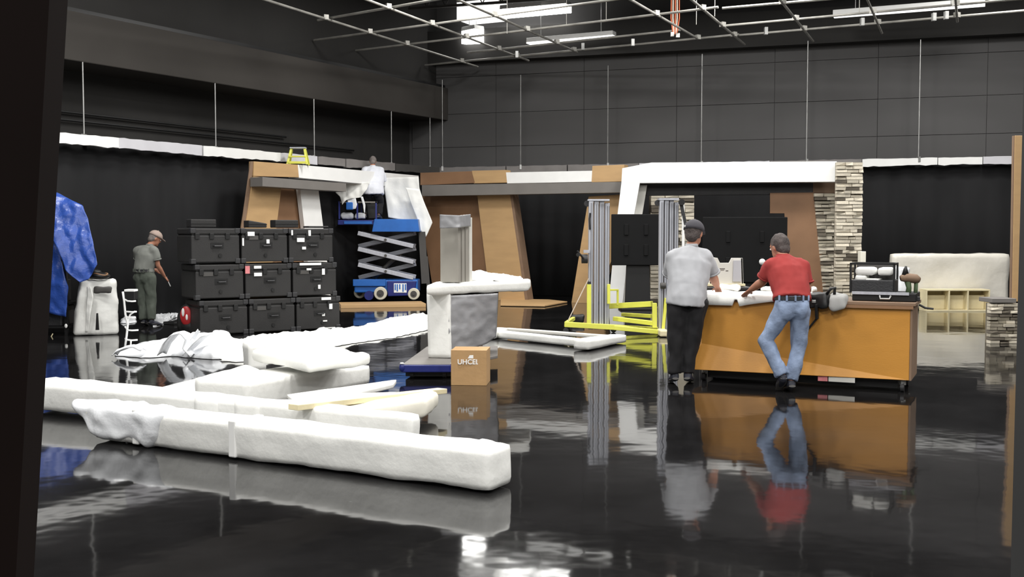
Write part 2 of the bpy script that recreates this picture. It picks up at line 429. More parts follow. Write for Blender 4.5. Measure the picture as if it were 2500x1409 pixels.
def onL(px, z): # point over left rail line
    q = VP(px, 300, RL, RC); return Vector((q.x, q.y, z))
def onB(px, z):
    q = VP(px, 300, RC, RR); return Vector((q.x, q.y, z))
zL = 3.42
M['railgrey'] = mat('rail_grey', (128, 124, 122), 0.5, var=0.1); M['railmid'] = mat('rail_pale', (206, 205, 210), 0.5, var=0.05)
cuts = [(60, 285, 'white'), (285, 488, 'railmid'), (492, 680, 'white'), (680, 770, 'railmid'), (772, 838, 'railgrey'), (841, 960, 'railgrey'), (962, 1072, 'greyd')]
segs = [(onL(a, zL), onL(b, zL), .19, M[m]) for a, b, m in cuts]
rods = []
for px, yt in ((217, 157), (538, 205), (778, 222), (966, 278), (1060, 295)):
    p = onL(px, zL); rods.append((p, VP(px, yt, RL, RC).z))
rods = [(p - nL * .0, 4.9) for p, z in rods]
# rods run up into the soffit underside
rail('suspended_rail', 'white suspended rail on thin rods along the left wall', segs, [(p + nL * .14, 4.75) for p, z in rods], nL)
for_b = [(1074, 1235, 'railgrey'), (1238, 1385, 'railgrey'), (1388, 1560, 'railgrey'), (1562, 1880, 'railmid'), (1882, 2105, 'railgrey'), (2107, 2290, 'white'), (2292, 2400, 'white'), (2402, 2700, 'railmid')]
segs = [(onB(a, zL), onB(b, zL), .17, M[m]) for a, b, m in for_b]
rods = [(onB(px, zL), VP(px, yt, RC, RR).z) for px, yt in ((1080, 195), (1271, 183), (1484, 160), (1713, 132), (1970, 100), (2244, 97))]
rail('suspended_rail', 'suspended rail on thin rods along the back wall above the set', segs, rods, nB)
# ------------------------------------------------------------ pipe grid
HG = 6.1
g = thing('pipe_grid', 'steel pipe grid hung under the dark ceiling', 'lighting grid', (0, 22, HG))
def gp(px, py, z=HG): return G(px, py, z)
def ext(a, b, e0, e1):
    d = (b - a).normalized(); return [a - d * e0, b + d * e1]
deep = [((650, 0), (1160, 161)), ((884, -5), (1285, 146)), ((1120, 0), (1404, 125)), ((1520, -12), (1700, 92)), ((1701, 10), (1815, 106)), ((1905, 0), (1983, 98)), ((2118, 0), (2152, 78)), ((2333, 0), (2337, 50))]
cross = [((800, 45), (1128, -12)), ((790, 95), (1600, -15)), ((880, 122), (1640, 31)), ((1165, 126), (1560, 84)), ((1060, 157), (1702, 94)), ((1800, 17), (2030, -3)), ((1800, 60), (2405, 5)), ((1814, 85), (2500, 26))]
for a, b in deep: mk('pipe', MB().tube(ext(gp(*a), gp(*b), 9, 0.15), 0.026, 8), M['pipe'], g)
for a, b in cross: mk('pipe', MB().tube(ext(gp(*a, HG + .055), gp(*b, HG + .055), .3, 1.0 if b[0] < 2450 else 3), 0.026, 8), M['pipe'], g)
def isect(a, b, c, d):
    a, b, c, d = [gp(*q) for q in (a, b, c, d)]; u = b - a; v = d - c; den = u.x * v.y - u.y * v.x
    t = ((c.x - a.x) * v.y - (c.y - a.y) * v.x) / den; s = ((c.x - a.x) * u.y - (c.y - a.y) * u.x) / den
    return a + u * t if -0.4 < t < 1.05 and -0.1 < s < 1.1 else None
for p_ in deep:
    for q_ in cross:
        i = isect(*p_, *q_)
        if i is not None:
            mk('clamp', MB().box(i + Z * .03, (.10, .10, .10), Matrix.Rotation(.5, 3, 'Z')), M['pipe'], g)
for px, py in ((1238, 82), (1383, 62), (1700, 60), (1745, 40), (2098, 30), (2322, 14), (1480, 50)):
    i = gp(px, py); mk('drop_rod', MB().tube([i, i + Z * 1.85], .008, 5), M['pipe'], g)
# spotlight yokes along the last pipe
for px, py in ((1423, 116), (1545, 106), (2105, 56), (2280, 44), (2310, 40), (1262, 135), (1870, 78)):
    i = gp(px, py) + Z * .02
    mk('pipe_clamp', MB().box(i, (.07, .1, .16)), M['steel'], g)
# orange and pale cable bundle hanging through the grid
b0 = G(1648, 84, 6.0)
cb = thing('cable_bundle', 'orange and pale cable bundle hanging down through the grid', 'cable', b0)
for i in range(5):
    o = Vector(((i - 2) * .035, .02 * (i % 2), 0)); pts = [b0 + o * .6, b0 + o * 1.3 + Z * .35, b0 + o * 1.2 + Z * 1.0, b0 + o + Z * 1.95]
    mk('cable', MB().tube(pts, .014, 6), M['rope2'] if i in (1, 3) else M['rope'], cb)
mk('cable_plug', MB().box(b0 + Vector((.06, 0, -.02)), (.08, .06, .09)).box(b0 + Vector((-.06, 0, .0)), (.07, .06, .09)), M['offwhite'], cb)
# open web joists under the ceiling
def joist(a, b, label):
    t = thing('ceiling_joist', label, 'joist', (a.x, a.y, 7.35)); u = (b - a).normalized(); L = (b - a).length
    mk('top_chord', MB().bar(a + Z * 7.93, b + Z * 7.93, .09, .07), M['greyd'], t); mk('bottom_chord', MB().bar(a + Z * 7.42, b + Z * 7.42, .07, .06), M['greyd'], t)
    mb = MB(); n = int(L / .5)
    for i in range(n):
        p = a + u * (L * i / n); q = a + u * (L * (i + .5) / n); r = a + u * (L * (i + 1) / n)
        mb.tube([p + Z * 7.42, q + Z * 7.92], .014, 5); mb.tube([q + Z * 7.92, r + Z * 7.42], .014, 5)
    mk('web', mb, M['greyd'], t, kind='stuff')
for i, dd in enumerate((1.9, 4.2)):
    a = WC - nB * dd + uB * .8; joist(a, a + uB * 13, ['open web steel joist nearest the back wall, below the ceiling', 'open web steel joist second from the back wall'][i])
# ceiling fixtures
def fixture(p0, p1, wd, z, label, m, hang=True, dp=.03):
    u = flat(p1 - p0); L = u.length; u.normalize(); n = Vector((-u.y, u.x, 0)) * wd / 2; a = Vector((p0.x, p0.y, z)); b = Vector((p1.x, p1.y, z))
    t = thing('ceiling_light', label, 'ceiling light', (a + b) / 2)
    mk('housing', MB().hexa([a - n * 1.1 + Z * .03, b - n * 1.1 + Z * .03, b + n * 1.1 + Z * .03, a + n * 1.1 + Z * .03, a - n + Z * .14, b - n + Z * .14, b + n + Z * .14, a + n + Z * .14]).xform(Matrix.Translation((0, 0, dp - .03))), M['white'], t, bevel=.01)
    mk('diffuser', MB().hexa([a - n, b - n, b + n, a + n, a - n + Z * dp, b - n + Z * dp, b + n + Z * dp, a + n + Z * dp]), m, t)
    for q in (a.lerp(b, .15), a.lerp(b, .85)): mk('hanger', MB().tube([q + Z * (dp + .1), Vector((q.x, q.y, CEIL))], .008, 5), M['steel'], t)
zf = 7.3
fixture(G(1132, 55, zf), G(1222, 46, zf), .75, zf, 'broad white ceiling panel light left of the long tube', M['lampb'], dp=.45)  # deep box glows in place of a white housing side catching light
fixture(G(1228, 42, zf), G(1388, 28, zf), .42, zf, 'long bright ceiling tube light right of the broad panel', M['lamp'], dp=.16)
fixture(G(836, 14, zf), G(886, 24, zf), .5, zf, 'leftmost bright ceiling light above the grid', M['lamp'], dp=.22)
fixture(G(1142, 104, 6.7), G(1166, 108, 6.7), .5, 6.7, 'small square light low behind the grid near the corner', M['lamp'], dp=.33)
fixture(G(1290, 108, 6.5), G(1500, 90, 6.5), .25, 6.5, 'slim soft tube light hung behind the last pipe', M['lamp2'])
fixture(G(2035, 42, 6.6), G(2405, 13, 6.6), .28, 6.6, 'long slim tube light at the right of the grid', M['lamp2'])
# ducts
d0 = G(1190, 2, 7.3); d1 = G(1420, -18, 7.3)
dk = thing('air_duct', 'brown grey air duct above the long tube light', 'duct', d0)
mk('duct_body', MB().bar(d0 + Z * .3, d1 + Z * .3, .6, .45), M['edge'], dk, bevel=.02)
for t_ in (0.2, 0.55, 0.9): mk('duct_flange', MB().bar((d0 + Z * .3).lerp(d1 + Z * .3, t_), (d0 + Z * .3).lerp(d1 + Z * .3, t_ + .03), .66, .51), M['greyd'], dk)
# ------------------------------------------------------------ doorway the camera looks through
e0, e1 = P(168, -40, 1.3), P(80, 1450, 1.3)
pts = [e0, e1, e1 + Vector((-1.2, 0.1, 0)), e0 + Vector((-1.2, 0.1, 0))]
pts[1].z = max(pts[1].z, 0.02)
dl = mk('door_1', MB().prism([e0, e1, Vector((e1.x - 1.0, 1.3, e1.z)), Vector((e0.x - 1.0, 1.3, e0.z))], (0, -.05, 0)), M['door']); dl['kind'] = 'structure'
e0, e1 = P(2506, -60, 1.6), P(2466, 1450, 1.6)
mk('door_2', MB().prism([e0, e1, e1 + Vector((.5, 0, 0)), e0 + Vector((.5, 0, 0))], (0, -.05, 0)), M['jamb'])['kind'] = 'structure'
# ============================================================ stage set
def gpt(px, Y): q = P(px, 570, Y); return (q.x, q.y)
# left portal (runs along the left wall)
A, B = gpt(620, 22.1), gpt(1022, 27.2)
A3, B3 = Vector((*A, 0)), Vector((*B, 0)); nS = perp(A3, B3)
def shift(A, B, d):
    n = perp(Vector((*A, 0)), Vector((*B, 0))) * d; return (A[0] + n.x, A[1] + n.y), (B[0] + n.x, B[1] + n.y)
ls = thing('set_portal', 'left set portal, brown and white leaning frame beside the blue lift', 'set piece', (A[0], A[1], 0))
panel([(620, 394), (727, 402), (730, 433), (619, 430)], A, B, .14, M['tan'], 'header_panel', ls, label='bare tan header board')
panel([(727, 402), (1022, 429), (1024, 462), (730, 434)], A, B, .3, M['white'], 'header_panel', ls, label='white painted header board')
panel([(619, 431), (690, 436), (676, 548), (655, 760), (574, 790), (600, 548)], A, B, .14, M['tan'], 'slanted_leg', ls, label='bare tan slanted leg')
panel([(612, 394), (620, 394), (600, 548), (574, 790), (562, 790), (590, 548)], *shift(A, B, .02), .02, M['edge'], 'return_panel', ls, label='narrow side face of the leg, shade put into its colour')  # side face of the tan leg, its shade put into a darker brown
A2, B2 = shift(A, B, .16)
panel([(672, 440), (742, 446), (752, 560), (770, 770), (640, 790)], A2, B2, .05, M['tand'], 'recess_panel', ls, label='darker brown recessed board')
panel([(731, 446), (776, 450), (790, 560), (812, 770), (762, 780), (744, 560)], A, B, .12, M['white'], 'slanted_leg', ls, label='white painted slanted leg')
A4, B4 = shift(A, B, -.35)
panel([(641, 432), (845, 448), (845, 468), (641, 455)], A4, B4, .34, M['grey'], 'shelf_beam', ls, label='grey beam standing proud of the frame')
A_L, B_L = A, B
# back run of the set between the two portals
A, B = gpt(1026, 27.2), gpt(1520, 24.7)
bs_ = thing('set_wall', 'middle set run of tan, brown and white boards below the back rail', 'set piece', (A[0], A[1], 0))
panel([(1026, 422), (1152, 418), (1160, 447), (1026, 452)], A, B, .25, M['tand'], 'header_panel', bs_, label='dark brown header board')
panel([(1152, 417), (1235, 415), (1238, 446), (1157, 448)], A, B, .25, M['tan'], 'header_panel', bs_, label='tan header board')
panel([(1235, 421), (1446, 417), (1444, 444), (1238, 448)], A, B, .25, M['white'], 'header_panel', bs_, label='white header board')
panel([(1446, 405), (1524, 402), (1524, 443), (1444, 445)], A, B, .25, M['tan'], 'header_panel', bs_, label='tan header board beside the white portal')
panel([(1030, 452), (1524, 444), (1524, 470), (1030, 479)], *shift(A, B, -.3), .3, M['grey'], 'shelf_beam', bs_, label='grey beam below the headers')
panel([(1030, 478), (1166, 476), (1200, 732), (1060, 738), (1040, 600)], *shift(A, B, .2), .06, M['tand'], 'back_panel', bs_, label='dark brown wide board')
panel([(1165, 476), (1245, 474), (1282, 738), (1196, 742)], A, B, .3, M['tan'], 'slanted_leg', bs_, label='tan slanted leg leaning right')
panel([(1245, 474), (1251, 474), (1289, 737), (1282, 738)], A, B, .32, M['edge'], 'leg_edge', bs_)
panel([(1437, 480), (1524, 474), (1524, 560), (1450, 770), (1395, 772)], A, B, .25, M['tan'], 'slanted_leg', bs_, label='tan slanted leg leaning left behind the yellow lift')
# right white portal
A, B = gpt(1515, 24.0), gpt(2045, 23.3)
rp = thing('set_portal', 'white set portal with a wide header over the wooden counter', 'set piece', (A[0], A[1], 0))
panel([(1519, 411), (1590, 397), (2043, 394), (2043, 444), (1556, 447), (1517, 447)], A, B, .35, M['white'], 'header_panel', rp, label='wide white header board')
panel([(1517, 447), (1562, 447), (1535, 600), (1519, 752), (1485, 753), (1503, 560)], A, B, .35, M['white'], 'slanted_leg', rp, label='white leg leaning left')
panel([(1562, 452), (1580, 452), (1552, 620), (1535, 742), (1519, 742), (1535, 600)], *shift(A, B, .30), .1, M['offwhite'], 'return_panel', rp, label='inner side of the leg, shade put into its colour')  # shade on the inner side is put into the off-white
panel([(1560, 448), (1985, 446), (1985, 474), (1560, 478)], *shift(A, B, .5), .2, M['blk'], 'inner_beam', rp, label='black inner beam behind the header')
panel([(1985, 446), (2042, 446), (2042, 472), (1985, 472)], *shift(A, B, .5), .2, M['edge'], 'inner_beam', rp, label='brown grey stub of the inner beam')
panel([(1880, 471), (1986, 470), (2022, 742), (1935, 744), (1915, 521), (1880, 521)], *shift(A, B, .42), .07, M['tand'], 'leaning_panel', rp, label='brown board leaning behind the counter')
# stacked stone pillars: every ledge stone is a part
def ledge(name, label, x0, x1, ytop, Y, zbase, depth, rowh, lens, mats, seed, slant=0.0, ytop2=None):
    rnd = random.Random(seed); a = P(x0, 570, Y); b = P(x1, 570, Y); zt = P(x0, ytop, Y).z
    t = thing(name, label, 'stone pillar', (a.x, Y, zbase)); u = X; W = b.x - a.x; n = max(1, round((zt - zbase) / rowh)); rh = (zt - zbase) / n
    mk('backing', MB().prism([(a.x + .02 + slant, Y + .05, zbase), (b.x - .02, Y + .05, zbase), (b.x - .02, Y + .05, zt), (a.x + .02, Y + .05, zt)], (0, depth, 0)), M['mortar'], t)
    cache = []
    for i in range(10):
        me = to_mesh('stone', MB().hexa([(rnd.uniform(0, .03), rnd.uniform(0, .25), 0), (1 - rnd.uniform(0, .03), rnd.uniform(0, .25), 0), (1, 1, 0), (0, 1, 0), (rnd.uniform(0, .02), rnd.uniform(0, .3), rnd.uniform(.85, 1)), (1 - rnd.uniform(0, .02), rnd.uniform(0, .3), rnd.uniform(.85, 1)), (1, 1, 1), (0, 1, 1)]), Vector())
        m_ = M[mats[min(len(mats) - 1, int(rnd.random() ** 2.8 * len(mats)))]]; me.materials.append(m_); cache.append(me)
    org = Vector((a.x, Y, zbase))
    for i in range(n):
        z = zbase + rh * i; x = a.x + slant * (1 - i / n)
        while x < b.x - .02:
            L = rnd.uniform(*lens); L = L if x + L < b.x - .08 else b.x - x
            o = bpy.data.objects.new('stone', rnd.choice(cache)); C.objects.link(o); o.parent = t
            pr = rnd.uniform(.02, .075); o.location = Vector((x + .004, Y - pr, z + .004)) - org; o.scale = (L - .005, .09 + pr, rh - .006 if rnd.random() < .88 else rh - .022); x += L
    return t
ledge('stone_pillar', 'tall pale stacked stone pillar at the right end of the white header', 2040, 2104, 396, 23.1, 0, .12, .075, (.14, .38), ['stone', 'stone', 'stone2', 'stone3'], 3)
ledge('stone_pillar', 'shorter, slightly darker stone pillar just behind and left of the tall one', 1984, 2041, 472, 23.75, 0, .3, .08, (.14, .36), ['stone', 'stone2', 'stone2', 'stone3'], 4, slant=.28)
ledge('stone_pillar', 'stone pillar inside the left end of the white portal, behind the lift mast', 1588, 1694, 457, 25.4, 0, .4, .085, (.2, .5), ['stone', 'stone', 'stone2', 'stone3'], 5)
ledge('stone_pillar', 'low stone plinth at the right edge of the photo under a tan post', 2420, 2496, 741, 15.9, 0, .12, .05, (.1, .22), ['stone', 'stone2', 'stone2', 'stone3'], 6)
# tan post on the low stone plinth
pY = 16.05; t_ = P(2478, 331, pY); b_ = P(2471, 735, pY)
tp = thing('tan_post', 'tall tan board post standing on the low stone plinth at the right edge', 'post', (b_.x, pY, .62))
mk('post_body', MB().prism([Vector((b_.x, pY, .62)), Vector((b_.x + .55, pY, .62)), Vector((t_.x + .55, pY, t_.z)), t_], (0, .08, 0)), M['tan'], tp, bevel=.005)
mk('post_edge', MB().prism([Vector((b_.x - .012, pY + .01, .63)), Vector((b_.x, pY + .01, .63)), Vector((t_.x, pY + .01, t_.z)), Vector((t_.x - .012, pY + .01, t_.z))], (0, .06, 0)), M['edge'], tp)
c0 = P(2422, 728, 15.85)
tag(mk('shadow_cap', MB().bx(c0.x, b_.x - .03, 15.85, 16.3, .615, .68), M['grey'], bevel=.006), 'grey shadow cap, shade made as a slab, on the low stone plinth left of the tan post', 'board')  # shadow on the plinth top, put in as a grey slab
# dark display backs standing in the portal
def display(x0, x1, y0, y1, Y, label, sx0, sx1):
    a = P(x0, y0, Y); b = P(x1, y1, Y); t = thing('display_screen', label, 'screen', ((a.x + b.x) / 2, Y, 0))
    mk('back_shell', MB().bx(a.x, b.x, Y, Y + .07, b.z, a.z), M['scr'], t, bevel=.015)
    for i in range(2):
        for j in range(2):
            cx = a.x + (b.x - a.x) * (.3 + .4 * i); cz = b.z + (a.z - b.z) * (.3 + .4 * j)
            mk('mount_bracket', MB().bx(cx - .045, cx + .045, Y - .02, Y, cz - .12, cz + .12), M['scr'], t, bevel=.008)
    s0 = P(sx0, 600, Y).x; s1 = P(sx1, 600, Y).x
    mk('stand_column', MB().prism([(s0 - .04, Y + .08, .05), (s1 + .04, Y + .08, .05), (s1, Y + .08, b.z + .3), (s0, Y + .08, b.z + .3)], (0, .1, 0)), M['blk2'], t, bevel=.01)
    mk('stand_foot', MB().bx(s0 - .15, s1 + .15, Y - .2, Y + .45, 0, .05), M['blk2'], t, bevel=.01)
    return t
display(1493, 1613, 523, 648, 23.0, 'black screen back standing between the two lift masts', 1532, 1586)
display(1716, 1921, 530, 690, 22.6, 'wide black screen back standing behind the two men at the counter', 1790, 1850)
# yellow step ladder behind the left header
def stepladder():
    zb = P(730, 402, 23.4).z; Y = 23.55; q0 = VP(728, 402, A_L, B_L); Y = q0.y + .13; zb = q0.z + .004
    cx = P(728, 390, Y).x; zt = P(740, 363, Y).z; x0, x1 = P(704, 400, Y).x, P(752, 400, Y).x; xl, xm = P(712, 363, Y).x, P(744, 363, Y).x
    t = thing('step_ladder', 'small yellow step ladder standing on top of the left set header', 'ladder', (cx, Y, zb))
    for nm, dy in (('front_rail', -.12), ('rear_rail', .12)):
        for xa, xb in ((x0, xl), (x1, xm)): mk(nm, MB().bar((xa, Y + dy, zb), (xb, Y + dy * .3, zt), .045, .03, (0, 1, 0)), M['yel'], t, bevel=.004)
        mk('cross_bar', MB().bar((x0, Y + dy, zb + .05), (x1, Y + dy, zb + .05), .03, .035), M['yel'], t)
    mk('step', MB().bx(x0 + .03, x1 - .03, Y - .12, Y - .02, zb + .16, zb + .19), M['yel'], t, bevel=.004)
    mk('top_cap', MB().bx(xl - .03, xm + .03, Y - .08, Y + .08, zt, zt + .03), M['alu'], t, bevel=.008)
stepladder()
# ------------------------------------------------------------ black case wall, 3 x 3
cA, cB = G(486, 822), G(832, 803); uC = flat(cB - cA).normalized(); ang = math.atan2(uC.y, uC.x); cw = (cB - cA).length / 3
def make_case(w_, h_, d_, var):
    t = thing('equipment_case', 'x', 'case', (0, 0, 0), 'black equipment cases stacked three by three'); rnd = random.Random(var)
    lidz = h_ * .80
    mk('body', MB().bx(.01, w_ - .01, 0, d_, .02, lidz - .008), M['case'], t, bevel=.018)
    mk('lid', MB().bx(.01, w_ - .01, 0, d_, lidz + .008, h_ - .012), M['case'], t, bevel=.018)
    mk('seam', MB().bx(.03, w_ - .03, .02, d_ - .02, lidz - .03, lidz + .03), M['blk2'], t)
    for x in (.13, .42, .74):
        mk('latch', MB().bx(w_ * x - .035, w_ * x + .035, -.022, .01, lidz - .07, lidz + .03), M['blk2'], t, bevel=.006)
    hd = mk('handle_recess', MB().bx(w_ * .40, w_ * .66, -.006, .01, h_ * .42, h_ * .58), M['blk2'], t)
    mk('handle', MB().tube([(w_ * .45, -.01, h_ * .50), (w_ * .46, -.045, h_ * .49), (w_ * .60, -.045, h_ * .49), (w_ * .61, -.01, h_ * .50)], .012, 6), M['blk'], hd)
    mk('drain_plug', MB().cyl((w_ * (.5 + .1 * rnd.random()), -.008, h_ * .22), .03, .02, (0, 1, 0)), M['blk2'], t)
    for x in (.0, 1.0):
        for z in (.0, 1.0):
            mk('corner', MB().bx((w_ - .085) * x, (w_ - .085) * x + .085, -.012, .09, (h_ - .09) * z, (h_ - .09) * z + .08), M['blk'], t, bevel=.01)
    if var % 2: mk('label_plate', MB().bx(w_ * .16, w_ * .36, -.012, .0, h_ * .66, h_ * .76), M['greyd'], t)
    return t
rowname = ['bottom', 'middle', 'top']; colname = ['left', 'middle', 'right']; hs = [.575, .585, .59]
tpl = [make_case(cw - .012, .58, .75, i) for i in range(2)]
stick = {  # (col,row): list of x0,x1,z0,z1 fractions, white stickers
    (2, 2): [(.05, .08, .8, .95), (.42, .47, .78, .95), (.17, .33, .60, .72), (.28, .36, .38, .46)], (2, 1): [(.15, .62, .93, 1.0), (.3, .4, .78, .84), (.64, .70, .64, .82), (.55, .60, .22, .34)],
    (2, 0): [(.55, .76, .9, .98), (.72, .79, .62, .78), (.56, .62, .42, .5), (.58, .67, .25, .29), (.5, .85, .04, .07)], (1, 2): [(.13, .27, .78, .9), (.02, .05, .50, .72), (.52, .58, .56, .68)], (1, 1): [(.0, .09, .72, .94), (.18, .33, .86, .94), (.18, .34, .64, .74)]}
z = 0; first = True
for r in range(3):
    for c in range(3):
        src = tpl[(r + c) % 2]; o = copy_tree(src)
        o.location = flat(cA) + uC * (cw * c + .006 - (.06 * r)) + Vector((0, 0, z)); o.rotation_euler = (0, 0, ang); o.name = 'equipment_case'
        o['label'] = 'black plastic equipment case, %s row, %s column of the three by three stack' % (rowname[r], colname[c])
        for (x0, x1, z0, z1) in stick.get((c, r), []):
            me = to_mesh('sticker', MB().bx(x0 * cw, x1 * cw, -.03, -.013, z0 * .57, z1 * .57), Vector()); s = put('sticker', me, M['pinkp'] if (c, r) == (1, 1) and x0 == 0 else M['white'], o); s['label'] = 'pale sticker'
    z += .582
for s in tpl:
    for ch in list(s.children_recursive): bpy.data.objects.remove(ch)
    bpy.data.objects.remove(s)
ztop = z
def ontop(x0, x1, h_, label, m='case', dep=.35, wedge=0):
    a = flat(cA) + uC * (cw * x0 - .12) + Z * ztop + nS * .0; b = flat(cA) + uC * (cw * x1 - .12) + Z * ztop
    n = perp(a, b) * dep; f = n * .3
    t = thing('cable_tray_box', label, 'box', a + f)
    mk('box_body', MB().hexa([a + f, b + f, b + n, a + n, a + f + Z * h_, b + f + Z * (h_ - wedge), b + n + Z * (h_ - wedge), a + n + Z * h_]), M[m], t, bevel=.012)
    mk('box_seam', MB().hexa([a + f * .96 + Z * h_ * .4, b + f * .96 + Z * h_ * .4, b + f + Z * h_ * .4, a + f + Z * h_ * .4, a + f * .96 + Z * h_ * .5, b + f * .96 + Z * h_ * .5, b + f + Z * h_ * .5, a + f + Z * h_ * .5]), M['blk2'], t)
ontop(.06, .56, .13, 'low black box on top of the left case column', wedge=.0)
ontop(1.22, 1.60, .12, 'low black box on top of the middle case column, left one', wedge=.05)
ontop(1.78, 2.28, .13, 'low black box on top of the case stack beside the white leg')
ontop(2.5, 2.95, .03, 'thin black tray on top of the right case column')
# bag with the red badge left of the cases
bl = G(437, 812); q = G(474, 822); cc = (bl + q) / 2 + Vector((0, .25, 0))
bg = thing('equipment_bag', 'black rounded bag with a red badge left of the case stack', 'bag', (cc.x, cc.y, 0))
me = remesh(MB().etube([(cc + Z * .01, .20, .2), (cc + Z * .12, .22, .22), (cc + Z * .3, .21, .2), (cc + Z * .43, .16, .14), (cc + Z * .50, .07, .08)], X, 18), .02, 4, .01, 5, cc)
put('bag_body', me, M['blk2'], bg, smooth=True)
e = thing_e = mk('badge', MB().ball(cc + Vector((-.02, -.19, .30)), (.10, .03, .16)), M['redp'], bg, smooth=True, label='red oval badge')
mk('badge_mark', MB().ball(cc + Vector((-.06, -.215, .36)), (.025, .012, .07)).ball(cc + Vector((.0, -.218, .28)), (.02, .01, .05)), M['white'], e, smooth=True)
# ============================================================ foam wrapped pieces in the foreground
def wrapped(name, label, cat, corners, m='foam', r=.035, amp=.012, freq=3.0, seg=.07, group=None, seed=0.0):
    mb = wraphex(corners, r, amp, freq, seg, seed)
    o = mk(name, mb, M[m], smooth=True); tag(o, label, cat, group); return o
a, b = G(232, 1077), G(1196, 1209)
co = blockc(a, b, .30, .012, .275, .285); co[4] += Vector((-.16, .05, .0)); co[7] += Vector((-.22, .08, .02)); co[3] += Vector((-.1, .05, .02))
front = wrapped('wrapped_beam', 'long foam wrapped white beam lying nearest the camera', 'wrapped beam', co, seg=.055, amp=.014, seed=1)
u_ = (b - a).normalized(); n_ = perp(a, b)
for i, f in enumerate((.395, .12)):
    p = a.lerp(b, f) - n_ * .004
    mk('tape_band', MB().hexa([p - n_ * .012 + Z * .02, p + u_ * .07 - n_ * .012 + Z * .02, p + u_ * .07 + n_ * .30 + Z * .02, p + n_ * .30 + Z * .02, p - n_ * .012 + Z * .292, p + u_ * .07 - n_ * .012 + Z * .292, p + u_ * .07 + n_ * .30 + Z * .292, p + n_ * .3 + Z * .292]), M['white'], front, bevel=.01)
lump = b - u_ * .17 + n_ * .06 + Z * .27
mk('wrap_knot', wraphex(blockc(lump - u_ * .04, lump + u_ * .14, .18, .2, .305), .045, .012, 7, .04), M['foam'], front, smooth=True)
a, b = G(40, 1008), G(1006, 1102)
cb2 = blockc(a, b, .46, .04, .29, .27); nb2 = perp(a, b)
for k_ in (2, 6): cb2[k_] -= nb2 * .34
wb_ = wrapped('wrapped_beam', 'long wide foam wrapped beam directly behind the nearest one', 'wrapped beam', cb2, seg=.06, amp=.016, seed=2)
u_ = (b - a).normalized(); n_ = perp(a, b)
for f in (.50, .60): 
    p = a.lerp(b, f)
    mk('wrap_fold', wraphex(blockc(p - n_ * .015, p + u_ * .25 - n_ * .015, .05, .05, .28), .02, .01, 6, .06), M['foam'], wb_, smooth=True)
# loose wrap bunched round the left end of the nearest beam
fa, fb = G(238, 1080), G(420, 1104); uw = (fb - fa).normalized(); nw_ = perp(fa, fb)
cw_ = blockc(fa - uw * .05 - nw_ * .02, fb - nw_ * .02, .34, .015, .30, .295)
cw_[4] += -uw * .30 + Z * .0; cw_[7] += -uw * .35; cw_[0] += Z * .03; cw_[3] += Z * .03; cw_[1] -= uw * .25; cw_[2] -= uw * .2
mk('loose_wrap', wraphex(cw_, .07, .035, 4.5, .035, 12), M['plastic'], front, smooth=True)
# flat panel E, running back from the beams
z_ = .10
e = [G(380, 978, .01), G(470, 994, .01), G(655, 936, .01), G(600, 914, .01)]
wrapped('wrapped_board', 'thin white wrapped panel left of the box stack', 'wrapped panel', [p for p in e] + [Vector((p.x, p.y, .13)) for p in e], r=.02, amp=.01, seed=3)
# box D
nr, fr = G(606, 1012), G(905, 940); nr.z = fr.z = 0; lf = Vector((-.9, .28, 0))
d_ = [nr, fr, fr + lf * .8, nr + lf * .6]
wrapped('wrapped_box', 'white wrapped box under the wrapped slab, running away from the camera', 'wrapped box', [p + Z * .02 for p in d_] + [nr + Z * .32, fr + Z * .22, d_[2] + Z * .22, d_[3] + Z * .32], r=.025, amp=.008, seed=4)
# slab C on top
z0, z1 = .335, .46
c_ = [G(752, 911, z0), G(908, 893, z0), G(792, 866, z0), G(612, 882, z0)]
wrapped('wrapped_slab', 'thick white wrapped slab on top of the wrapped box', 'wrapped slab', [c_[0], c_[1], c_[2], c_[3]] + [Vector((p.x, p.y, z1)) for p in c_], r=.045, amp=.02, seg=.05, seed=5)
s0 = G(606, 905, .02)
wrapped('wrapped_block', 'small wrapped block under the left corner of the slab', 'wrapped block', blockc(Vector((s0.x, s0.y + .0, 0)), Vector((s0.x + .2, s0.y + .1, 0)), .3, .01, .335), r=.02, seed=6)
# thin sheets and the long plank
f_ = [G(735, 1003, .14), G(960, 949, .12), G(968, 938, .12), G(700, 975, .14)]
wrapped('foam_board', 'thin white foam board pointing right, left of the cream plank', 'foam board', f_ + [p + Z * .05 for p in f_], r=.012, amp=.004, seed=7)
p0, p1 = G(728, 1003, .27), G(1092, 961, .17); n_ = perp(p0, p1) * .11
tag(mk('plank', MB().hexa([p0, p1, p1 + n_, p0 + n_, p0 + Z * .045, p1 + Z * .045, p1 + n_ + Z * .045, p0 + n_ + Z * .045]), M['cream'], bevel=.004), 'long cream wooden plank laid across the wrapped panels', 'plank')
h_ = [G(800, 1052, .06), G(1040, 1022, .06), G(1072, 998, .06), G(770, 1005, .06)]
wrapped('wrapped_slab', 'white padded slab with a soft rounded right end, nearest the cardboard box', 'wrapped slab', h_ + [p + Z * .17 for p in h_], m='foam2', r=.06, amp=.014, seg=.05, seed=8)
g_ = [G(960, 1040, .01), G(1000, 1028, .01), G(1020, 1010, .01), G(985, 1015, .01)]
wrapped('wrapped_block', 'small hidden block propping up the padded slab', 'wrapped block', g_ + [Vector((p.x, p.y, .07)) for p in g_], m='foam2', r=.01, amp=.004)
